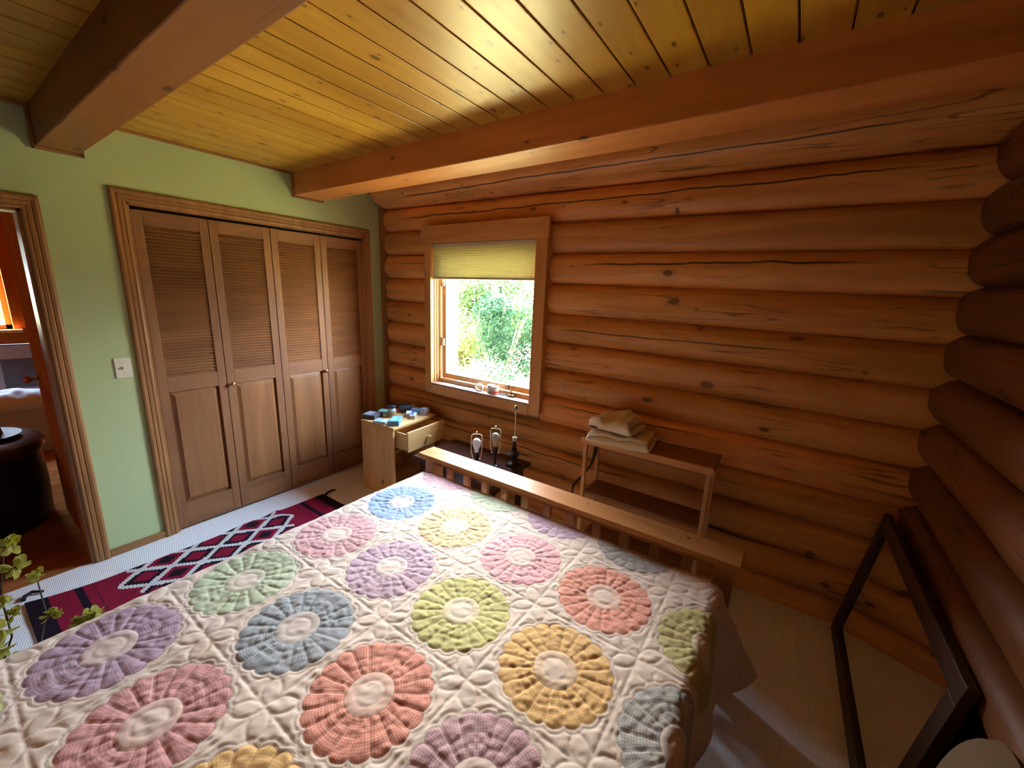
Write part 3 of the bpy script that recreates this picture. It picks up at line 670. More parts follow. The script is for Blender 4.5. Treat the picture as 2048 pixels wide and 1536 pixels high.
# ------------------------------------------------------------------ nightstand and what lies on it
NSx, NSy, NSr = 0.555, -0.270, math.radians(3.0)
ns = thing('nightstand', 'small light pine nightstand with its drawer pulled out, in the corner by the closet', 'nightstand', (NSx, NSy, 0), NSr)
D, Wd, Hn = 0.182, 0.232, 0.590
MB().box(-D, -Wd-.004, Hn-0.02, D+0.012, Wd+.004, Hn, 0.003).build('top', MT['nst'], ns)
for a in (-Wd, Wd-0.018): MB().box(-D, a, 0, D, a+0.018, Hn-0.02, 0.002).build('side_panel', MT['nst_v'], ns)
MB().box(-D, -Wd+.018, 0.03, -D+0.01, Wd-.018, Hn-0.02).build('back_panel', MT['nst_v'], ns)
MB().box(-D+0.01, -Wd+.018, 0.05, D-0.01, Wd-.018, 0.068, 0.002).build('shelf', MT['nst'], ns)
MB().box(-D+.01, -Wd+.018, 0.375, D-0.004, Wd-.018, 0.388, 0.002).build('rail', MT['nst'], ns)
MB().box(D-0.02, -Wd+.018, 0.556, D, Wd-.018, 0.57, 0.002).build('rail', MT['nst'], ns)
dr = thing('drawer', None, None, (D+0.115, 0.0, 0.398)); dr.parent = ns
MB().box(0, -0.204, 0.012, 0.016, 0.204, 0.172, 0.003).build('front', MT['nst'], dr)
mb = MB(); mb.box(-0.27, -0.194, 0.02, 0, -0.182, 0.150, 0.001); mb.box(-0.27, 0.182, 0.02, 0, 0.194, 0.150, 0.001); mb.box(-0.27, -0.182, 0.02, -0.258, 0.182, 0.15, 0.001); mb.box(-0.27, -0.182, 0.02, 0, 0.182, 0.028)
mb.build('drawer_box', MT['nst'], dr)
MB().lathe([(0, 0), (.008, 0), (.0065, .010), (.011, .016), (.0155, .022), (.015, .029), (.009, .034), (0, .035)], 18, T(0.016, 0.004, 0.088, 0, PI/2, 0)).build('knob', MT['nst'], dr, True)
# items: small boxes with printed blocks as parts
def carton(name, label, cat, x, y, rz, sx, sy, sz, col, face=None, face2=None, z=None, grp='boxes and jars on the nightstand'):
    z = Hn if z is None else z
    t = thing(name, label, cat, (x, y, z+0.0005), rz, grp)
    MB().box(-sx/2, -sy/2, 0, sx/2, sy/2, sz, 0.0015).build('carton', plain(name+'_card', col, 0.45), t)
    if face:
        mb = MB()
        mb.box(-sx*0.42, -sy*0.36, sz, sx*0.10, sy*0.36, sz+0.0006); mb.build('printed_panel', plain(name+'_print', face, 0.45), t)
    if face2:
        mb = MB(); mb.box(sx/2, -sy*0.38, sz*0.25, sx/2+0.0006, sy*0.38, sz*0.75); mb.box(-sx*0.36, -sy/2-.0006, sz*.25, sx*.36, -sy/2, sz*.72)
        mb.build('side_label', plain(name+'_side', face2, 0.5), t)
    return t
nd = NSr
carton('book', 'dark grey thick book lying at the left edge of the nightstand', 'book', 0.415, -0.425, 0.25+nd, 0.125, 0.11, 0.034, (0.10, 0.10, 0.12), (0.30, 0.36, 0.42), (0.05, 0.04, 0.03))
carton('tissue_pack', 'white and pale teal flat pack behind the dark grey book', 'box', 0.425, -0.285, 0.45+nd, 0.13, 0.075, 0.030, (0.38, 0.54, 0.56), (0.14, 0.40, 0.36), None)
carton('gift_box', 'bright pink box at the back of the nightstand behind the jar', 'box', 0.392, -0.213, 0.3+nd, 0.06, 0.05, 0.046, (0.70, 0.06, 0.14), (0.80, 0.25, 0.32), None)
carton('medicine_box', 'flat white box with light blue print at the front left of the nightstand', 'box', 0.585, -0.465, 0.28+nd, 0.11, 0.075, 0.022, (0.42, 0.54, 0.64), (0.22, 0.40, 0.58), (0.6, 0.55, 0.4))
carton('medicine_box', 'largest sky blue carton, lying on the front edge of the nightstand', 'box', 0.680, -0.405, 0.62+nd, 0.075, 0.135, 0.040, (0.13, 0.31, 0.58), (0.20, 0.42, 0.68), (0.12, 0.26, 0.50))
carton('small_box', 'small cream box with grey end lying behind the blue and white printed box', 'box', 0.605, -0.205, 0.75+nd, 0.045, 0.085, 0.034, (0.56, 0.52, 0.52), (0.68, 0.70, 0.76), (0.42, 0.34, 0.25))
carton('small_box', 'small white box with dark blue top and brown side picture', 'box', 0.668, -0.215, 0.62+nd, 0.046, 0.088, 0.034, (0.66, 0.70, 0.74), (0.06, 0.14, 0.52), (0.42, 0.30, 0.14))
carton('small_box', 'upright grey blue box at the right corner of the nightstand', 'box', 0.668, -0.090, 0.10+nd, 0.050, 0.062, 0.056, (0.34, 0.44, 0.62), (0.45, 0.56, 0.74), (0.44, 0.40, 0.44))
carton('pill_packet', 'bright blue flat packet behind the small boxes on the nightstand', 'packet', 0.578, -0.092, 0.4+nd, 0.09, 0.09, 0.020, (0.16, 0.36, 0.72), (0.30, 0.56, 0.84), None)
pk2 = carton('pill_packet', 'light blue packet resting on top of the bright blue packet', 'packet', 0.572, -0.095, 0.1+nd, 0.08, 0.07, 0.012, (0.24, 0.50, 0.78), (0.40, 0.64, 0.86), None, z=Hn+0.0215)
j = thing('jar', 'clear glass jar of brown contents with a black lid on the nightstand', 'jar', (0.520, -0.315, Hn+.0005), 0, 'boxes and jars on the nightstand')
MB().lathe([(0, 0), (.029, 0), (.033, .004), (.033, .066), (.029, .074), (.029, .078)], 24).build('body', plain('jar_glass', (0.34, 0.40, 0.42), 0.15), j, True)
MB().lathe([(.0334, .010), (.0334, .055)], 24, None, False).build('label', plain('jar_label', (0.24, 0.15, 0.06), 0.5), j, True)
MB().lathe([(0, .078), (.033, .078), (.034, .081), (.034, .096), (.032, .098), (0, .098)], 24).build('lid', MT['black'], j, True)
j = thing('tin', 'round black lidded tin behind the jar on the nightstand', 'tin', (0.492, -0.142, Hn+.0005), 0, 'boxes and jars on the nightstand')
MB().lathe([(0, 0), (.050, 0), (.054, .004), (.054, .038)], 28).build('body', MT['black'], j, True)
MB().lathe([(0, .038), (.056, .038), (.057, .041), (.056, .052), (.050, .056), (0, .058)], 28).build('lid', plain('tin_lid', (0.05, 0.055, 0.065), 0.25), j, True)
j = thing('glasses_case', 'small dark rounded case at the back of the nightstand', 'case', (0.400, -0.075, Hn+.0005), 0.4, 'boxes and jars on the nightstand')
MB().lathe([(0, 0), (.034, 0), (.038, .006), (.036, .022), (.026, .032), (0, .035)], 20, Matrix.Diagonal((1.2, .7, 1, 1))).build('body', plain('case_teal', (0.04, 0.07, 0.08), 0.3), j, True)
j = thing('dome', 'small domed grey and white knob-like object at the back of the nightstand', 'ornament', (0.478, -0.060, Hn+.0005), 0, 'boxes and jars on the nightstand')
MB().lathe([(0, 0), (.024, 0), (.025, .018), (.02, .02)], 20).build('base', MT['black'], j, True)
MB().lathe([(.024, .019), (.026, .024), (.022, .036), (.012, .043), (0, .045)], 20).build('cap', plain('dome_cap', (0.62, 0.60, 0.66), 0.3), j, True)

# ------------------------------------------------------------------ dark table with three bare lamps
tb = thing('side_table', 'low dark glossy table between the footboard and the log wall', 'table', (1.375, -0.30, 0))
MB().box(-0.365, -0.23, 0.425, 0.365, 0.22, 0.45, 0.004).build('tabletop', MT['darkwood'], tb)
MB().box(-0.33, -0.19, 0.34, 0.33, 0.18, 0.425, 0.002).build('apron', MT['darkwood'], tb)
for x in (-.33, .29):
    for y in (-.19, .14): MB().box(x, y, 0, x+.04, y+.04, 0.34, 0.003).build('leg', MT['darkwood'], tb)
def lamp(x, y, rz, label, kind):
    t = thing('table_lamp', label, 'lamp', (x, y, 0.4505), rz, 'bare lamps on the dark table')
    if kind == 3:
        MB().lathe([(0, 0), (.050, 0), (.053, .006), (.046, .014), (.022, .022), (.016, .040), (.022, .060), (.036, .078), (.040, .088), (.022, .098), (.014, .112), (.022, .124), (.014, .134), (.011, .158), (.013, .178)], 24).build('base', MT['blackmetal'], t, True)
        MB().lathe([(0, .178), (.017, .178), (.018, .184), (.018, .200), (.015, .204), (0, .204)], 18).build('socket', plain('porcelain_socket', (0.55, 0.50, 0.42), 0.3), t, True)
        MB().tube([(0, 0, .204), (0.001, 0, .30), (0, 0, .385)], 0.0036, 8).build('rod', MT['goldwire'], t, True)
        MB().lathe([(0, .385), (.006, .386), (.006, .394), (.012, .402), (.015, .410), (.010, .422), (.005, .429), (0, .432)], 8).build('finial', MT['chrome'], t)
        return t
    z0 = 0.055 if kind == 1 else 0.085
    MB().lathe([(0, 0), (.030, 0), (.032, .005), (.02, .010), (.010, .018), (.008, z0-.01), (.014, z0)], 20).build('base', MT['blackmetal'], t, True)
    MB().lathe([(0, z0), (.015, z0), (.018, z0+.01), (.018, z0+.035), (.015, z0+.042), (.014, z0+.055), (0, z0+.055)], 18).build('socket', MT['blackmetal'], t, True)
    b0 = z0+.055
    MB().lathe([(.013, b0), (.014, b0+.008), (.017, b0+.022), (.026, b0+.045), (.030, b0+.062), (.028, b0+.078), (.019, b0+.091), (.008, b0+.097), (0, b0+.098)], 24).build('bulb', MT['bulb'] if kind == 1 else plain('clear_bulb', (0.55, 0.48, 0.40), 0.15, Transmission_Weight=0.4), t, True)
    hw = .036; zt = b0+.128
    mb = MB()
    for sg in (-1, 1):
        mb.tube([(sg*.016, 0, z0+.008), (sg*.026, 0, z0+.004), (sg*.028, 0, z0+.03), (sg*hw, 0, z0+.05), (sg*hw, 0, zt-.012), (sg*(hw-.008), 0, zt-.002), (0, 0, zt)], 0.0030, 6)
    mb.build('harp', MT['goldwire'], t, True)
    MB().lathe([(0, zt-.003), (.005, zt-.003), (.004, zt+.006), (.006, zt+.012), (.004, zt+.018), (0, zt+.019)], 10).build('finial', MT['chrome'] if kind == 1 else MT['goldwire'], t, True)
    return t
lamp(1.490, -0.390, 0.65, 'short lamp with a white bulb inside a wire harp, nearest the nightstand', 1)
lamp(1.570, -0.285, 0.45, 'lamp with a clear bulb inside a tall brass harp, middle one on the dark table', 2)
lamp(1.668, -0.195, 0.3, 'dark turned lamp base with a tall thin rod and pointed finial, without bulb', 3)

# ------------------------------------------------------------------ shelf bench with towels
sf = thing('shelf_stand', 'open pine shelf stand against the log wall behind the footboard', 'shelf', (2.548, -0.100, 0))
MB().box(-0.370, -0.125, 0.765, 0.366, 0.122, 0.79, 0.003).build('top', MT['shelf_dark'], sf)
MB().box(-0.370, -0.132, 0.752, 0.366, -0.119, 0.791, 0.002).build('front_edging', MT['shelf'], sf)
MB().box(-0.34, -0.10, 0.415, 0.335, 0.10, 0.435, 0.003).build('lower_shelf', MT['shelf_dark'], sf)
MB().box(-0.34, -0.10, 0.10, 0.335, 0.10, 0.12, 0.003).build('lower_shelf', MT['shelf_dark'], sf)
for x in (-0.358, 0.332):
    MB().box(x, -0.118, 0, x+0.022, -0.092, 0.765, 0.002).build('leg', MT['shelf_v'], sf); MB().box(x, 0.085, 0, x+0.022, 0.11, 0.765, 0.002).build('leg', MT['shelf_v'], sf)
def fold_path(depth, runs, gap, n=9):
    # centre line of a cloth folded back and forth: runs along y, joined by half circles
    pts = []; r = gap/2
    for k in range(runs):
        z = r+gap*k; y0, y1 = (depth/2-r, -depth/2+r) if k % 2 == 0 else (-depth/2+r, depth/2-r)
        for i in range(n): pts.append((y0+(y1-y0)*i/(n-1), z))
        if k < runs-1:
            sg = -1 if k % 2 == 0 else 1
            for i in range(1, 6):
                a = -PI/2+PI*i/6; pts.append((y1+sg*r*math.cos(a), z+r+r*math.sin(a)))
    return pts
def towel(name, label, loc, rz, sx, depth, runs, gap, seed, wr):
    t = thing(name, label, 'towel', loc, rz, 'white towels on the pine shelf')
    path = fold_path(depth, runs, gap); th = gap*0.46; m_ = len(path); nx = 44; vs = []; fs = []
    for i in range(nx+1):
        a = i/nx*2-1; ring = []; ex = (1-abs(a)**10)**0.5*0.75+0.25
        for sd_ in (1, -1):
            rng = range(m_) if sd_ == 1 else range(m_-1, -1, -1)
            for q in rng:
                p0 = path[max(q-1, 0)]; p1 = path[min(q+1, m_-1)]; dx, dz = p1[0]-p0[0], p1[1]-p0[1]; l_ = math.hypot(dx, dz) or 1
                y = path[q][0]-dz/l_*th*sd_*ex; z = path[q][1]+dx/l_*th*sd_*ex
                f = z/(gap*runs)
                w1 = float(vnoise(a*2.2+seed, y*9+seed, seed)); w2 = float(vnoise(a*6.5+seed, y*24+f*3, seed+1)); w3 = float(vnoise(a*1.7+q*0.07, seed+4, seed+2))
                zz = z*(1+0.16*w3*f)+(w1*wr+w2*wr*0.45)*f*1.6
                ring.append((a*sx/2*(1-0.05*f)+0.012*w3+0.006*w2, y*(1+0.05*float(vnoise(a*2.5, seed+f*2, 9)))+0.010*w1*f, max(zz, 0.0015)))
        vs += ring
    k = 2*m_
    for i in range(nx):
        for q in range(k): fs.append((i*k+q, i*k+(q+1) % k, (i+1)*k+(q+1) % k, (i+1)*k+q))
    for e in (0, nx):
        for q in range(m_-1): fs.append((e*k+q, e*k+q+1, e*k+k-2-q, e*k+k-1-q))
    mb = MB(); mb.add(vs, fs); mb.build('folded_cloth', MT['towel'], t, True, 180)
    return t
MT['towel'] = plain('white_terry', (0.84, 0.76, 0.60), 0.95, 0.12, 220, 0.6, Sheen_Weight=0.3)
towel('towel', 'lower white towel folded flat on the left end of the pine shelf', (2.395, -0.135, 0.791), 0.10, 0.36, 0.27, 3, 0.021, 3, 0.004)
up = towel('towel', 'upper white towel, loosely folded and crumpled on top of the flat towel', (2.355, -0.130, 0.862), -0.12, 0.27, 0.23, 2, 0.036, 9, 0.012)
st2 = MB().tube([(-.140, -.05, .004), (-.145, -.09, .008), (-.11, -.124, .012), (-.07, -.128, .014), (-.06, -.122, .02)], 0.004, 6).build('strap', MT['black'], up, True); st2['label'] = 'thin black strap'
cord = MB().tube([(2.20, -0.02, 0.755), (2.197, -0.03, 0.70), (2.192, -0.035, 0.62), (2.185, -0.05, 0.56), (2.165, -0.10, 0.50), (2.135, -0.14, 0.455), (2.115, -0.16, 0.42), (2.11, -0.17, 0.30), (2.12, -0.15, 0.1), (2.13, -0.14, 0.006)], [.004, .011, .013, .006, .005, .008, .009, .004, .004, .004], 8)
o = cord.build('power_cord', MT['black'], None, True); tag(o, 'black power cord hanging at the left end of the pine shelf', 'cord')
cp = MB().tube([(2.43, 0.05, 0.76), (2.42, 0.048, 0.70), (2.425, 0.045, 0.64)], 0.004, 6).build('cable', MT['blackmetal'], None, True); tag(cp, 'short dark cable hanging behind the pine shelf', 'cord')

# ------------------------------------------------------------------ rug
t = NT('woven_rug'); v = t.obj((1, 1, 1), False); sp = t.n('ShaderNodeSeparateXYZ'); t.t.links.new(v, sp.inputs[0]); mm = t.math
red, blk, wht = (0.26, 0.012, 0.035), (0.014, 0.010, 0.016), (0.74, 0.69, 0.64)
xs, ys = sp.outputs[0], sp.outputs[1]
yq = mm('MULTIPLY', mm('ADD', mm('FLOOR', mm('DIVIDE', ys, 0.013)), 0.5), 0.013)
xq = mm('MULTIPLY', mm('ADD', mm('FLOOR', mm('DIVIDE', xs, 0.011)), 0.5), 0.011)
XC = -0.175
uu = mm('DIVIDE', mm('SUBTRACT', xq, XC), 0.185); v_ = mm('DIVIDE', yq, 0.235)
A = mm('ADD', v_, uu); B = mm('SUBTRACT', v_, uu)
def dist_int(q): return mm('ABSOLUTE', mm('SUBTRACT', mm('FRACT', mm('ADD', q, 0.5)), 0.5))
dA, dB = dist_int(A), dist_int(B); dm = mm('MINIMUM', dA, dB)
isw = mm('LESS_THAN', dm, 0.095)
ssum = mm('ADD', mm('FLOOR', A), mm('FLOOR', B))          # parity picks the kind of diamond
even = mm('LESS_THAN', mm('ABSOLUTE', mm('SUBTRACT', mm('FRACT', mm('MULTIPLY', ssum, 0.25)), 0.25)), 0.05)
odd = mm('LESS_THAN', mm('ABSOLUTE', mm('SUBTRACT', mm('FRACT', mm('MULTIPLY', ssum, 0.5)), 0.5)), 0.2)
blkline = mm('MULTIPLY', mm('SUBTRACT', 1.0, odd), mm('LESS_THAN', dm, 0.24))
one = mm('LESS_THAN', mm('ABSOLUTE', mm('SUBTRACT', mm('FRACT', mm('ADD', mm('MULTIPLY', mm('ADD', ssum, 1.0), 0.5), 0.0)), 0.0)), 0.2)
blkcore = mm('MULTIPLY', odd, mm('MULTIPLY', mm('GREATER_THAN', dm, 0.27), mm('GREATER_THAN', mm('ABSOLUTE', v_), 0.55)))
tri = mm('MULTIPLY', odd, mm('MULTIPLY', mm('LESS_THAN', mm('ABSOLUTE', v_), 0.5), mm('LESS_THAN', dm, 0.20)))
field = t.mix(mm('MAXIMUM', mm('MAXIMUM', blkline, blkcore), tri), red, blk)
field = t.mix(isw, field, wht)
ay = mm('ABSOLUTE', ys)
band = mm('GREATER_THAN', mm('ADD', ay, 0.0), mm('SUBTRACT', 0.47, mm('MULTIPLY', mm('ABSOLUTE', mm('SUBTRACT', xq, XC)), 0.5)))
s1 = mm('MULTIPLY', mm('GREATER_THAN', ay, 0.575), mm('LESS_THAN', ay, 0.605)); s2 = mm('GREATER_THAN', ay, 0.695)
bcol = t.mix(mm('MAXIMUM', s1, s2), red, blk)
s3 = mm('MULTIPLY', mm('GREATER_THAN', ay, 0.535), mm('LESS_THAN', ay, 0.541)); bcol = t.mix(mm('MULTIPLY', s3, 0.5), bcol, blk)
col = t.mix(band, field, bcol)
rib = mm('SINE', mm('MULTIPLY', ys, 2*PI/0.0065))
col = t.mix(mm('MULTIPLY', t.noise(v, 60, 3), 0.3), col, (0.05, 0.01, 0.015))
MT['rug'] = t.bsdf(col, 0.95, rib, 0.25, 0.002, Specular_IOR_Level=0.05)
mb = MB(); nx, ny = 30, 90; RW, RL = 0.62, 1.54
vs = []; fs = []
for sd_ in (0.007, 0.0005):
    for i in range(nx+1):
        for q in range(ny+1):
            a = -RW/2+RW*i/nx; b = -RL/2+RL*q/ny
            ff = 0.012*math.exp(-((b-0.43-0.1*a)/0.035)**2)*max(0, 1-(a+RW/2)/0.5)+0.003*max(0, float(vnoise(a*6, b*5, 7)))
            bow = -0.12*max(0, -(b+0.42)/0.35)**1.6*(0.6 if a < 0 else 0.4)+0.03*math.sin(b*2.2)*0.2+0.012*float(vnoise(b*5, 1.5, 8))
            vs.append((a+bow, b, sd_+(ff if sd_ > .001 else ff*0.9)))
N_ = (nx+1)*(ny+1)
for i in range(nx):
    for q in range(ny):
        p = i*(ny+1)+q; fs += [(p, p+ny+1, p+ny+2, p+1), (N_+p, N_+p+1, N_+p+ny+2, N_+p+ny+1)]
for i in range(nx):
    for q in (0, ny): p = i*(ny+1)+q; fs.append((p, p+ny+1, N_+p+ny+1, N_+p))
for q in range(ny):
    for i in (0, nx): p = i*(ny+1)+q; fs.append((p, p+1, N_+p+1, N_+p))
rug = thing('rug', 'dark red and black woven rug with white stepped diamonds, beside the bed', 'rug', (0.56, -1.567, 0.0))
mb.add(vs, fs); mb.build('weave', MT['rug'], rug, True, 60)
for (pts) in ([(-.43, -.77, .008), (-.46, -.76, .010), (-.475, -.735, .012), (-.44, -.70, .010)], [(-.27, .765, .008), (-.29, .80, .010), (-.30, .84, .009), (-.29, .87, .006)]):
    MB().tube([(p[0], p[1], p[2]) for p in pts], [.009, .009, .008, .006], 8).build('tassel', plain('rug_tassel', (0.014, 0.010, 0.014), 0.95, 0.3, 200, 0.5), rug, True)

# ------------------------------------------------------------------ leaning mirror and cushion at the shaded side wall
mlen, mh, fw = 1.06, 0.69, 0.066
mr = thing('mirror', 'dark framed mirror leaning on its long side against the shaded log wall', 'mirror', (3.552, -0.505, 0.004), math.radians(1.2))
tilt = math.radians(7.5)
Mm = T(0, 0, 0, 0, tilt, 0)
def mbx(x0, y0, z0, x1, y1, z1, b): return MB().box(x0, y0, z0, x1, y1, z1, b, Mm)
mbx(-0.014, -mlen/2, 0, 0.014, mlen/2, fw, .004).build('frame_rail', MT['mirror_frame'], mr)
mbx(-0.014, -mlen/2, mh-fw, 0.014, mlen/2, mh, .004).build('frame_rail', MT['mirror_frame'], mr)
mbx(-0.014, -mlen/2, fw, 0.014, -mlen/2+fw, mh-fw, .004).build('frame_stile', MT['mirror_frame'], mr)
mbx(-0.014, mlen/2-fw, fw, 0.014, mlen/2, mh-fw, .004).build('frame_stile', MT['mirror_frame'], mr)
g = mbx(0.0, -mlen/2+fw-.004, fw-.004, 0.006, mlen/2-fw+.004, mh-fw+.004, 0).build('glass', plain('silvered_glass', (0.80, 0.80, 0.80), 0.02, Metallic=1.0), mr)
g['label'] = 'reflecting glass'
cu_ = MB(); n = 28; k = 28; vs = []; fs = []
for sd_ in (1, -1):
    for i in range(n+1):
        for q in range(k+1):
            a = i/n*2-1; b = q/k*2-1; e = max(0, (1-abs(a)**4)*(1-abs(b)**4))
            vs.append((sd_*0.075*e**0.6, a*0.225*(1-.25*abs(b)**5), b*0.40*(1-.13*abs(a)**5)))
N_ = (n+1)*(k+1)
for i in range(n):
    for q in range(k):
        p = i*(k+1)+q; fs += [(p, p+k+1, p+k+2, p+1), (N_+p, N_+p+1, N_+p+k+2, N_+p+k+1)]
cs = thing('floor_pillow', 'tan pillow standing upright against the shaded log wall beside the mirror', 'pillow', (3.600, -1.43, 0.0))
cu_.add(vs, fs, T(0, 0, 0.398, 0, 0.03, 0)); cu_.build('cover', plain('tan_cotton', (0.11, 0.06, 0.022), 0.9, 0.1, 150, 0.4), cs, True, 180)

# ------------------------------------------------------------------ flowering branches in a vase left of the bed
pl = thing('flower_vase', 'vase of thin dark branches with pale yellow blossoms at the left side of the bed', 'plant', (1.13, -2.52, 0.0))
MB().lathe([(0, 0), (.06, 0), (.075, .02), (.085, .10), (.07, .20), (.045, .26), (.05, .28), (.044, .28), (.04, .25), (0, .24)], 28).build('vase', plain('stoneware', (0.12, 0.10, 0.09), 0.4), pl, True)
t = NT('yellow_petal'); df = t.n('ShaderNodeBsdfDiffuse'); tl = t.n('ShaderNodeBsdfTranslucent'); ms = t.n('ShaderNodeMixShader'); ms.inputs[0].default_value = 0.35
nn = t.noise(t.obj((1, 1, 1)), 14, 2); cc = t.ramp(nn, [(0.35, (0.30, 0.26, 0.02)), (0.65, (0.55, 0.55, 0.16))])
t.t.links.new(cc, df.inputs[0]); t.t.links.new(cc, tl.inputs[0]); t.t.links.new(df.outputs[0], ms.inputs[1]); t.t.links.new(tl.outputs[0], ms.inputs[2]); t.t.links.new(ms.outputs[0], t.out.inputs[0]); MT['petal'] = t.m
MT['twig'] = plain('dark_twig', (0.035, 0.03, 0.025), 0.7, 0.2, 80, 0.3)
rp_ = random.Random(4)
def blossom(c, r_b, n=11):
    mb = MB()
    for i in range(n):
        d_ = Vector((rp_.gauss(0, 1), rp_.gauss(0, 1), rp_.gauss(0, 1)+0.3)).normalized(); side_ = d_.orthogonal().normalized(); o2 = d_.cross(side_); ln = r_b*rp_.uniform(.7, 1.1); wd = ln*0.55
        b0 = Vector(c)+d_*r_b*0.1
        vs = [b0, b0+d_*ln*.45+side_*wd*.8+o2*.15*ln, b0+d_*ln*.9+side_*wd*.45+o2*.02*ln, b0+d_*ln, b0+d_*ln*.9-side_*wd*.45+o2*.02*ln, b0+d_*ln*.45-side_*wd*.8+o2*.15*ln, b0+d_*ln*.5]
        mb.add(vs, [(0, 1, 6), (1, 2, 6), (2, 3, 6), (3, 4, 6), (4, 5, 6), (5, 0, 6)])
    return mb
stems = [([(0, 0, .24), (.03, .07, .34), (.05, .175, .40), (.055, .20, .50), (.02, .20, .62)], [((.02, .20, .63), .022), ((.07, .205, .49), .026), ((.09, .26, .43), .022)]),
         ([(0, 0, .24), (.02, .08, .34), (.03, .12, .45), (.02, .12, .60), (-.01, .15, .74)], [((-.02, .155, .745), .036), ((.01, .16, .68), .032), ((.03, .12, .58), .022), ((.02, .13, .52), .025)]),
         ([(0, 0, .24), (.05, .05, .33), (.08, .07, .42), (.10, .09, .52)], [((.10, .09, .53), .04), ((.09, .085, .46), .034), ((.08, .06, .41), .036), ((.10, .10, .39), .035)]),
         ([(0, 0, .24), (.06, .14, .33), (.10, .22, .40), (.11, .285, .44)], [((.115, .295, .445), .034), ((.12, .275, .435), .028)])]
for pts, bl in stems:
    s_ = MB().tube(pts, [.0042, .0036, .003, .0026, .002][:len(pts)], 6).build('stem', MT['twig'], pl, True)
    for c, rb_ in bl: blossom(c, rb_*1.15, 16).build('blossom', MT['petal'], s_)

# ------------------------------------------------------------------ things on the window sill
def on_sill(name, label, cat, x, y, rz=0): return thing(name, label, cat, (x, y, WZ0+0.0006), rz, 'small things on the window sill')
for (x, y, lb) in ((0.815, 0.030, 'pale blue paper strip on the window sill, nearest the left jamb'), (0.925, 0.022, 'pale blue paper strip on the window sill, middle of three'), (1.045, 0.030, 'pale blue paper strip on the window sill, nearest the tape roll')):
    q = on_sill('paper_strip', lb, 'paper', x, y, R.uniform(-.06, .06)); MB().box(-.052, -.022, 0, .052, .022, .003, .001).build('sheet', plain('pale_blue_paper', (0.50, 0.66, 0.72), 0.6), q)
    MB().box(-.03, -.012, .003, .02, .004, .0034).build('print', plain('grey_print', (0.38, 0.48, 0.54), 0.6), q)
q = on_sill('tape_roll', 'white roll of tape standing on the window sill beside the little tubs', 'tape', 1.155, 0.035, 0.3)
MB().lathe([(.024, -.011), (.032, -.011), (.032, .011), (.024, .011), (.024, -.011)], 28, T(0, 0, .032, PI/2, 0, 0), False).build('roll', MT['paper'], q, True)
for (x, y, lb, c) in ((1.258, 0.055, 'white plastic tub on the window sill, left of the pair', (0.70, 0.68, 0.66)), (1.312, 0.040, 'white plastic tub with a red band, right of the pair on the sill', (0.66, 0.12, 0.14))):
    q = on_sill('tub', lb, 'tub', x, y)
    MB().lathe([(0, 0), (.026, 0), (.027, .004), (.027, .048), (.025, .052)], 24).build('body', plain('tub_plastic', (0.74, 0.70, 0.68), 0.3), q, True)
    MB().lathe([(.0274, .012), (.0274, .026)], 24, None, False).build('band', plain('tub_band', c, 0.4), q, True)
    MB().lathe([(0, .052), (.028, .052), (.029, .055), (.028, .062), (0, .063)], 24).build('lid', plain('tub_lid', (0.58, 0.56, 0.58), 0.3), q, True)
q = on_sill('pen', 'slim blue and white pen lying behind the tubs on the sill', 'pen', 1.375, 0.065, 0.5)
MB().tube([(-.05, 0, .005), (.03, 0, .005), (.05, 0, .005)], [.0045, .0045, .0035], 8).build('barrel', plain('pen_plastic', (0.45, 0.60, 0.66), 0.3), q, True)

# ------------------------------------------------------------------ hall beyond the doorway
HX = -3.10
mb = MB(); pw = 0.13; x = HX-0.2
while x < -0.12:
    mb.box(x, -4.6, -0.06, min(x+pw-0.002, -0.135), -0.9, -0.004, 0.0015); x += pw
hf = mb.build('floor_hall', MT['hallfloor']); struct(hf, 'reddish wooden plank floor of the hall', 'floor')
HWY0, HWY1, HWZ0, HWZ1 = -2.70, -1.905, 1.10, 1.98
mb = MB(); mb.box(HX-0.15, -4.6, -0.1, HX, HWY0, 2.5); mb.box(HX-0.15, HWY1, -0.1, HX, -0.9, 2.5); mb.box(HX-0.15, HWY0, -0.1, HX, HWY1, HWZ0); mb.box(HX-0.15, HWY0, HWZ1, HX, HWY1, 2.5)
struct(mb.build('wall_hall_far', MT['hallwood']), 'reddish wooden far wall of the hall room', 'wall')
mb = MB(); mb.box(HX-0.1, -0.98, -0.1, -0.70, -0.90, 2.5); mb.box(HX-0.1, -4.7, -0.1, 0, -4.6, 2.5); mb.box(-0.15, -4.6, -0.1, -0.121, Y_F-0.12, 2.5); mb.box(-0.72, YL-0.10, -0.05, -0.12, YL-0.061, 2.45)
mb.box(-0.74, YL-0.1, -0.05, -0.70, -0.9, 2.45)
struct(mb.build('wall_hall_side', MT['hallwood']), 'reddish wooden side walls of the hall', 'wall')
struct(MB().box(HX-0.1, -4.6, 2.43, -0.12, -0.9, 2.5).build('ceiling_hall', MT['hallwood']), 'wooden hall ceiling', 'ceiling')
hwn = thing('window_2', 'bright hall window with pale sill seen through the doorway', 'window', (HX, 0, 0), kind='structure')
mb = MB(); mb.box(-0.12, HWY0, HWZ0, -0.08, HWY0+0.04, HWZ1); mb.box(-0.12, HWY1-0.04, HWZ0, -0.08, HWY1, HWZ1); mb.box(-0.12, HWY0, HWZ0, -0.08, HWY1, HWZ0+0.04); mb.box(-0.12, HWY0, HWZ1-0.04, -0.08, HWY1, HWZ1)
mb.build('sash', MT['wtrim_v'], hwn); MB().box(-0.15, HWY0-0.05, HWZ0-0.03, 0.05, HWY1+0.05, HWZ0, 0.004).build('sill', MT['wtrim_v'], hwn)
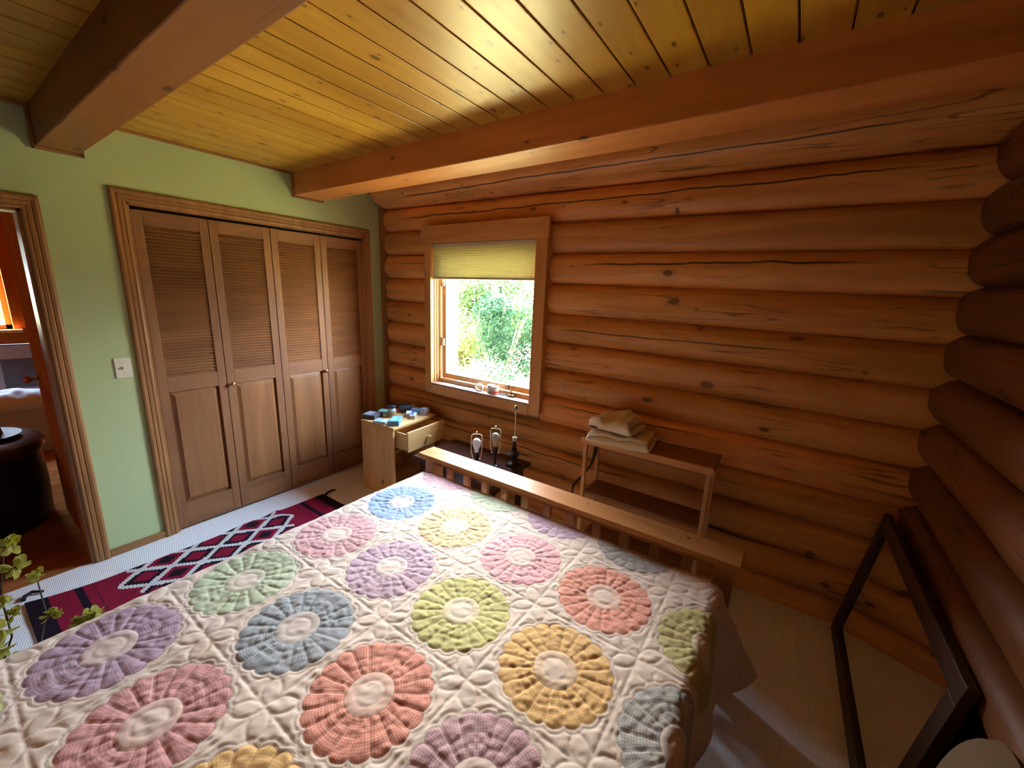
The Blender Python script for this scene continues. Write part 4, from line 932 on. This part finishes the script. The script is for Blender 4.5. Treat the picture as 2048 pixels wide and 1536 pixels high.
MB().box(-0.102, HWY0+.036, HWZ0+.036, -0.098, HWY1-.036, HWZ1-.036).build('pane', MT['pane'], hwn)
hd = thing('door_5', 'reddish wooden hall door standing open beyond the doorway', 'door', (-0.135, -2.012, 0.008), kind='structure')
mb = MB(); mb.box(-0.78, -0.018, 0, 0, 0.018, 1.99, 0.003); mb.build('slab', MT['hallwood'], hd)
mb = MB(); mb.box(-0.66, -0.024, 1.08, -0.12, -0.018, 1.86, 0.004); mb.box(-0.66, -0.024, 0.22, -0.12, -0.018, 0.92, 0.004); mb.build('panel', MT['hallwood'], hd)
MB().lathe([(0, 0), (.025, 0), (.026, .004), (.009, .008), (.009, .03), (.024, .042), (.026, .055), (.016, .064), (0, .066)], 20, T(-0.71, -0.018, 0.96, PI/2, 0, 0)).build('door_knob', MT['brass'], hd, True)
ot = thing('ottoman', 'dark rounded leather ottoman in the hall, seen through the doorway', 'ottoman', (-1.02, -2.42, 0.0))
MB().lathe([(0, 0), (.33, 0), (.345, .02), (.355, .25), (.350, .46), (.345, .50)], 40).build('body', plain('black_leather', (0.012, 0.009, 0.008), 0.45, 0.2, 60, 0.2), ot, True)
MB().lathe([(.340, .485), (.368, .50), (.375, .53), (.365, .562), (.33, .582), (.2, .592), (0, .595)], 40).build('cushioned_top', plain('brown_leather', (0.055, 0.022, 0.012), 0.25, 0.2, 60, 0.15), ot, True)
hat = thing('hat', 'dark brown hat lying on the leather ottoman in the hall', 'hat', (-1.02, -2.30, 0.594), 0.3)
MB().lathe([(0, .012), (.09, .010), (.16, .006), (.185, .014), (.186, .018), (.16, .011), (.095, .016), (.088, .06), (.080, .10), (.06, .118), (.02, .108), (0, .104)], 36, Matrix.Diagonal((1.0, 0.85, 1, 1))).build('felt', plain('brown_felt', (0.07, 0.026, 0.014), 0.6, 0.1, 120, 0.3), hat, True)
cb = thing('low_cabinet', 'low white cabinet under the hall window', 'cabinet', (-2.75, -2.10, 0.0))
MB().box(-0.28, -0.75, 0, 0.26, 0.30, 0.40, 0.005).build('body', plain('cabinet_white', (0.48, 0.50, 0.54), 0.5), cb)
MB().box(-0.29, -0.76, 0.40, 0.27, 0.31, 0.42, 0.004).build('top', plain('cabinet_top', (0.50, 0.52, 0.56), 0.5), cb)
pf = thing('picture_frame', 'framed grey picture with white mat leaning under the hall window', 'picture', (-2.86, -1.955, 0.4215), -0.12)
lean = T(0, 0, 0, 0, -0.16, 0)
MB().box(-0.012, -0.24, 0, 0.0, 0.24, 0.56, 0.003, lean).build('frame', plain('frame_dark', (0.10, 0.10, 0.11), 0.5), pf)
MB().box(0.0, -0.215, 0.025, 0.003, 0.215, 0.535, 0, lean).build('mat', plain('frame_mat', (0.50, 0.51, 0.52), 0.7), pf)
MB().box(0.003, -0.10, 0.14, 0.005, 0.12, 0.42, 0, lean).build('print', plain('frame_print', (0.16, 0.17, 0.19), 0.7, 0.5, 12), pf)
pw_ = thing('pillow', 'white crumpled pillow on the low cabinet in front of the picture', 'pillow', (-2.62, -2.02, 0.421))
mb = MB(); vs = []; fs = []; n = 24
for i in range(n+1):
    for q in range(n+1):
        a = i/n*2-1; b = q/n*2-1; e = max(0, (1-abs(a)**3)*(1-abs(b)**3))
        vs.append((a*0.14, b*0.24, 0.002+0.17*e**0.55+0.02*float(vnoise(a*3, b*3, 6))*e))
for i in range(n):
    for q in range(n): p = i*(n+1)+q; fs.append((p, p+n+1, p+n+2, p+1))
fs.append(tuple(i*(n+1) for i in range(n+1))+tuple(n*(n+1)+q for q in range(1, n+1))+tuple(i*(n+1)+n for i in range(n-1, -1, -1))+tuple(q for q in range(n-1, 0, -1)))
mb.add(vs, fs); mb.build('cover', plain('pillow_white', (0.66, 0.66, 0.66), 0.9, 0.1, 60, 0.3), pw_, True, 180)

# ------------------------------------------------------------------ outside: lawn and sunlit shrubs
t = NT('sunlit_lawn'); v = t.obj((1, 1, 1), False); nz = t.noise(v, 3.0, 6, 0.6); n2 = t.noise(v, 40, 3)
cc = t.ramp(t.math('ADD', t.math('MULTIPLY', nz, .6), t.math('MULTIPLY', n2, .4)), [(0.35, (0.26, 0.25, 0.07)), (0.6, (0.50, 0.42, 0.17))])
gr = MB().box(-40, -40, -0.9, 40, 60, -0.45).build('ground', t.bsdf(cc, 0.9, n2, 0.5, 0.03)); struct(gr, 'sunlit grassy ground outside the window', 'ground')
gv = MB().box(-5, 0.16, -0.5, 1.6, 4.6, -0.43).build('path', plain('bounce_gravel', (0.44, 0.37, 0.14), 0.9, 0.2, 60, 0.5)); struct(gv, 'pale ground strip added outside the log wall to bounce sunlight indoors', 'path')  # unseen strip, added to throw sunlight up onto the ceiling
def leafmat(name, a, b):
    t = NT(name); v = t.obj((1, 1, 1)); nn = t.noise(v, 2.2, 3); n2 = t.noise(v, 30, 1)
    cc = t.ramp(t.math('ADD', t.math('MULTIPLY', nn, .6), t.math('MULTIPLY', n2, .4)), [(0.38, a), (0.62, b)])
    df = t.n('ShaderNodeBsdfDiffuse'); tl = t.n('ShaderNodeBsdfTranslucent'); ms = t.n('ShaderNodeMixShader'); ms.inputs[0].default_value = 0.35
    t.t.links.new(cc, df.inputs[0]); t.t.links.new(cc, tl.inputs[0]); t.t.links.new(df.outputs[0], ms.inputs[1]); t.t.links.new(tl.outputs[0], ms.inputs[2]); t.t.links.new(ms.outputs[0], t.out.inputs[0]); return t.m
LM = [leafmat('leaf_green', (0.010, 0.024, 0.006), (0.040, 0.066, 0.018)), leafmat('leaf_bright', (0.03, 0.045, 0.008), (0.09, 0.10, 0.03)), leafmat('leaf_dark', (0.008, 0.022, 0.012), (0.026, 0.052, 0.026))]
MT['bark'] = plain('bark', (0.16, 0.11, 0.07), 0.9, 0.3, 20, 0.5)
rl = random.Random(22)
def shrub(x, y, h, rx, n, m, label, size=0.05, name='shrub'):
    t = thing(name, label, name, (x, y, -0.45), 0, 'shrubs outside the window')
    mb = MB()
    for k in range(5):
        a = rl.uniform(0, 2*PI); mb.tube([(0, 0, 0), (math.cos(a)*rx*.2, math.sin(a)*rx*.2, h*.35), (math.cos(a)*rx*.5, math.sin(a)*rx*.5, h*.8)], [.03, .02, .008], 6)
    mb.build('stem', MT['bark'], t, True)
    mb = MB(); cl = [(rl.uniform(-.7, .7)*rx, rl.uniform(-.7, .7)*rx, rl.uniform(.1, .9)*h, rl.uniform(.25, .5)*rx) for _ in range(16)]
    for i in range(n):
        c = cl[rl.randrange(len(cl))]; d_ = Vector((rl.gauss(0, 1), rl.gauss(0, 1), rl.gauss(0, 1))).normalized()
        p = Vector((c[0], c[1], c[2]))+d_*c[3]*rl.uniform(.55, 1.05)
        if p.z < 0.03: continue
        nrm = (d_+Vector((rl.gauss(0, .5), rl.gauss(0, .5), rl.gauss(0, .5)+.3))).normalized(); a = nrm.orthogonal().normalized()
        a = Matrix.Rotation(rl.uniform(0, 6.28), 3, nrm) @ a; b = nrm.cross(a); s_ = size*rl.uniform(.6, 1.2)
        mb.add([p-a*s_, p-a*s_*.3+b*s_*.42, p+a*s_*.4+b*s_*.32, p+a*s_, p+a*s_*.4-b*s_*.32, p-a*s_*.3-b*s_*.42], [(0, 1, 2, 3, 4, 5)])
    mb.build('foliage', m, t)
    return t
shrub(-2.2, 5.0, 1.9, 1.0, 4600, LM[2], 'dark blue green shrub nearest the window, at the right of the view')
shrub(-6.5, 6.8, 2.3, 1.1, 5000, LM[1], 'bright yellow green shrub at the left of the window view')
shrub(-3.5, 8.9, 2.5, 1.6, 6000, LM[0], 'leafy green shrub in the middle of the window view')
shrub(-4.2, 6.0, 1.1, 0.95, 4200, LM[1], 'low yellow green shrub along the bottom of the window view')
shrub(-6.6, 10.2, 2.9, 2.0, 6000, LM[0], 'tall green bush at the back of the window view', 0.08)
shrub(2.3, 4.6, 2.7, 0.9, 2600, LM[2], 'dark bushy tree added out of view on the right to block sky light', 0.11)  # this tree and the next are added to hold back sky light
shrub(4.4, 4.4, 3.1, 1.1, 2600, LM[2], 'dark bushy tree added further right, out of view, to block sky light', 0.11)
shrub(-5.4, -2.4, 3.4, 1.3, 2600, LM[1], 'bright green shrub outside the hall window', 0.08)
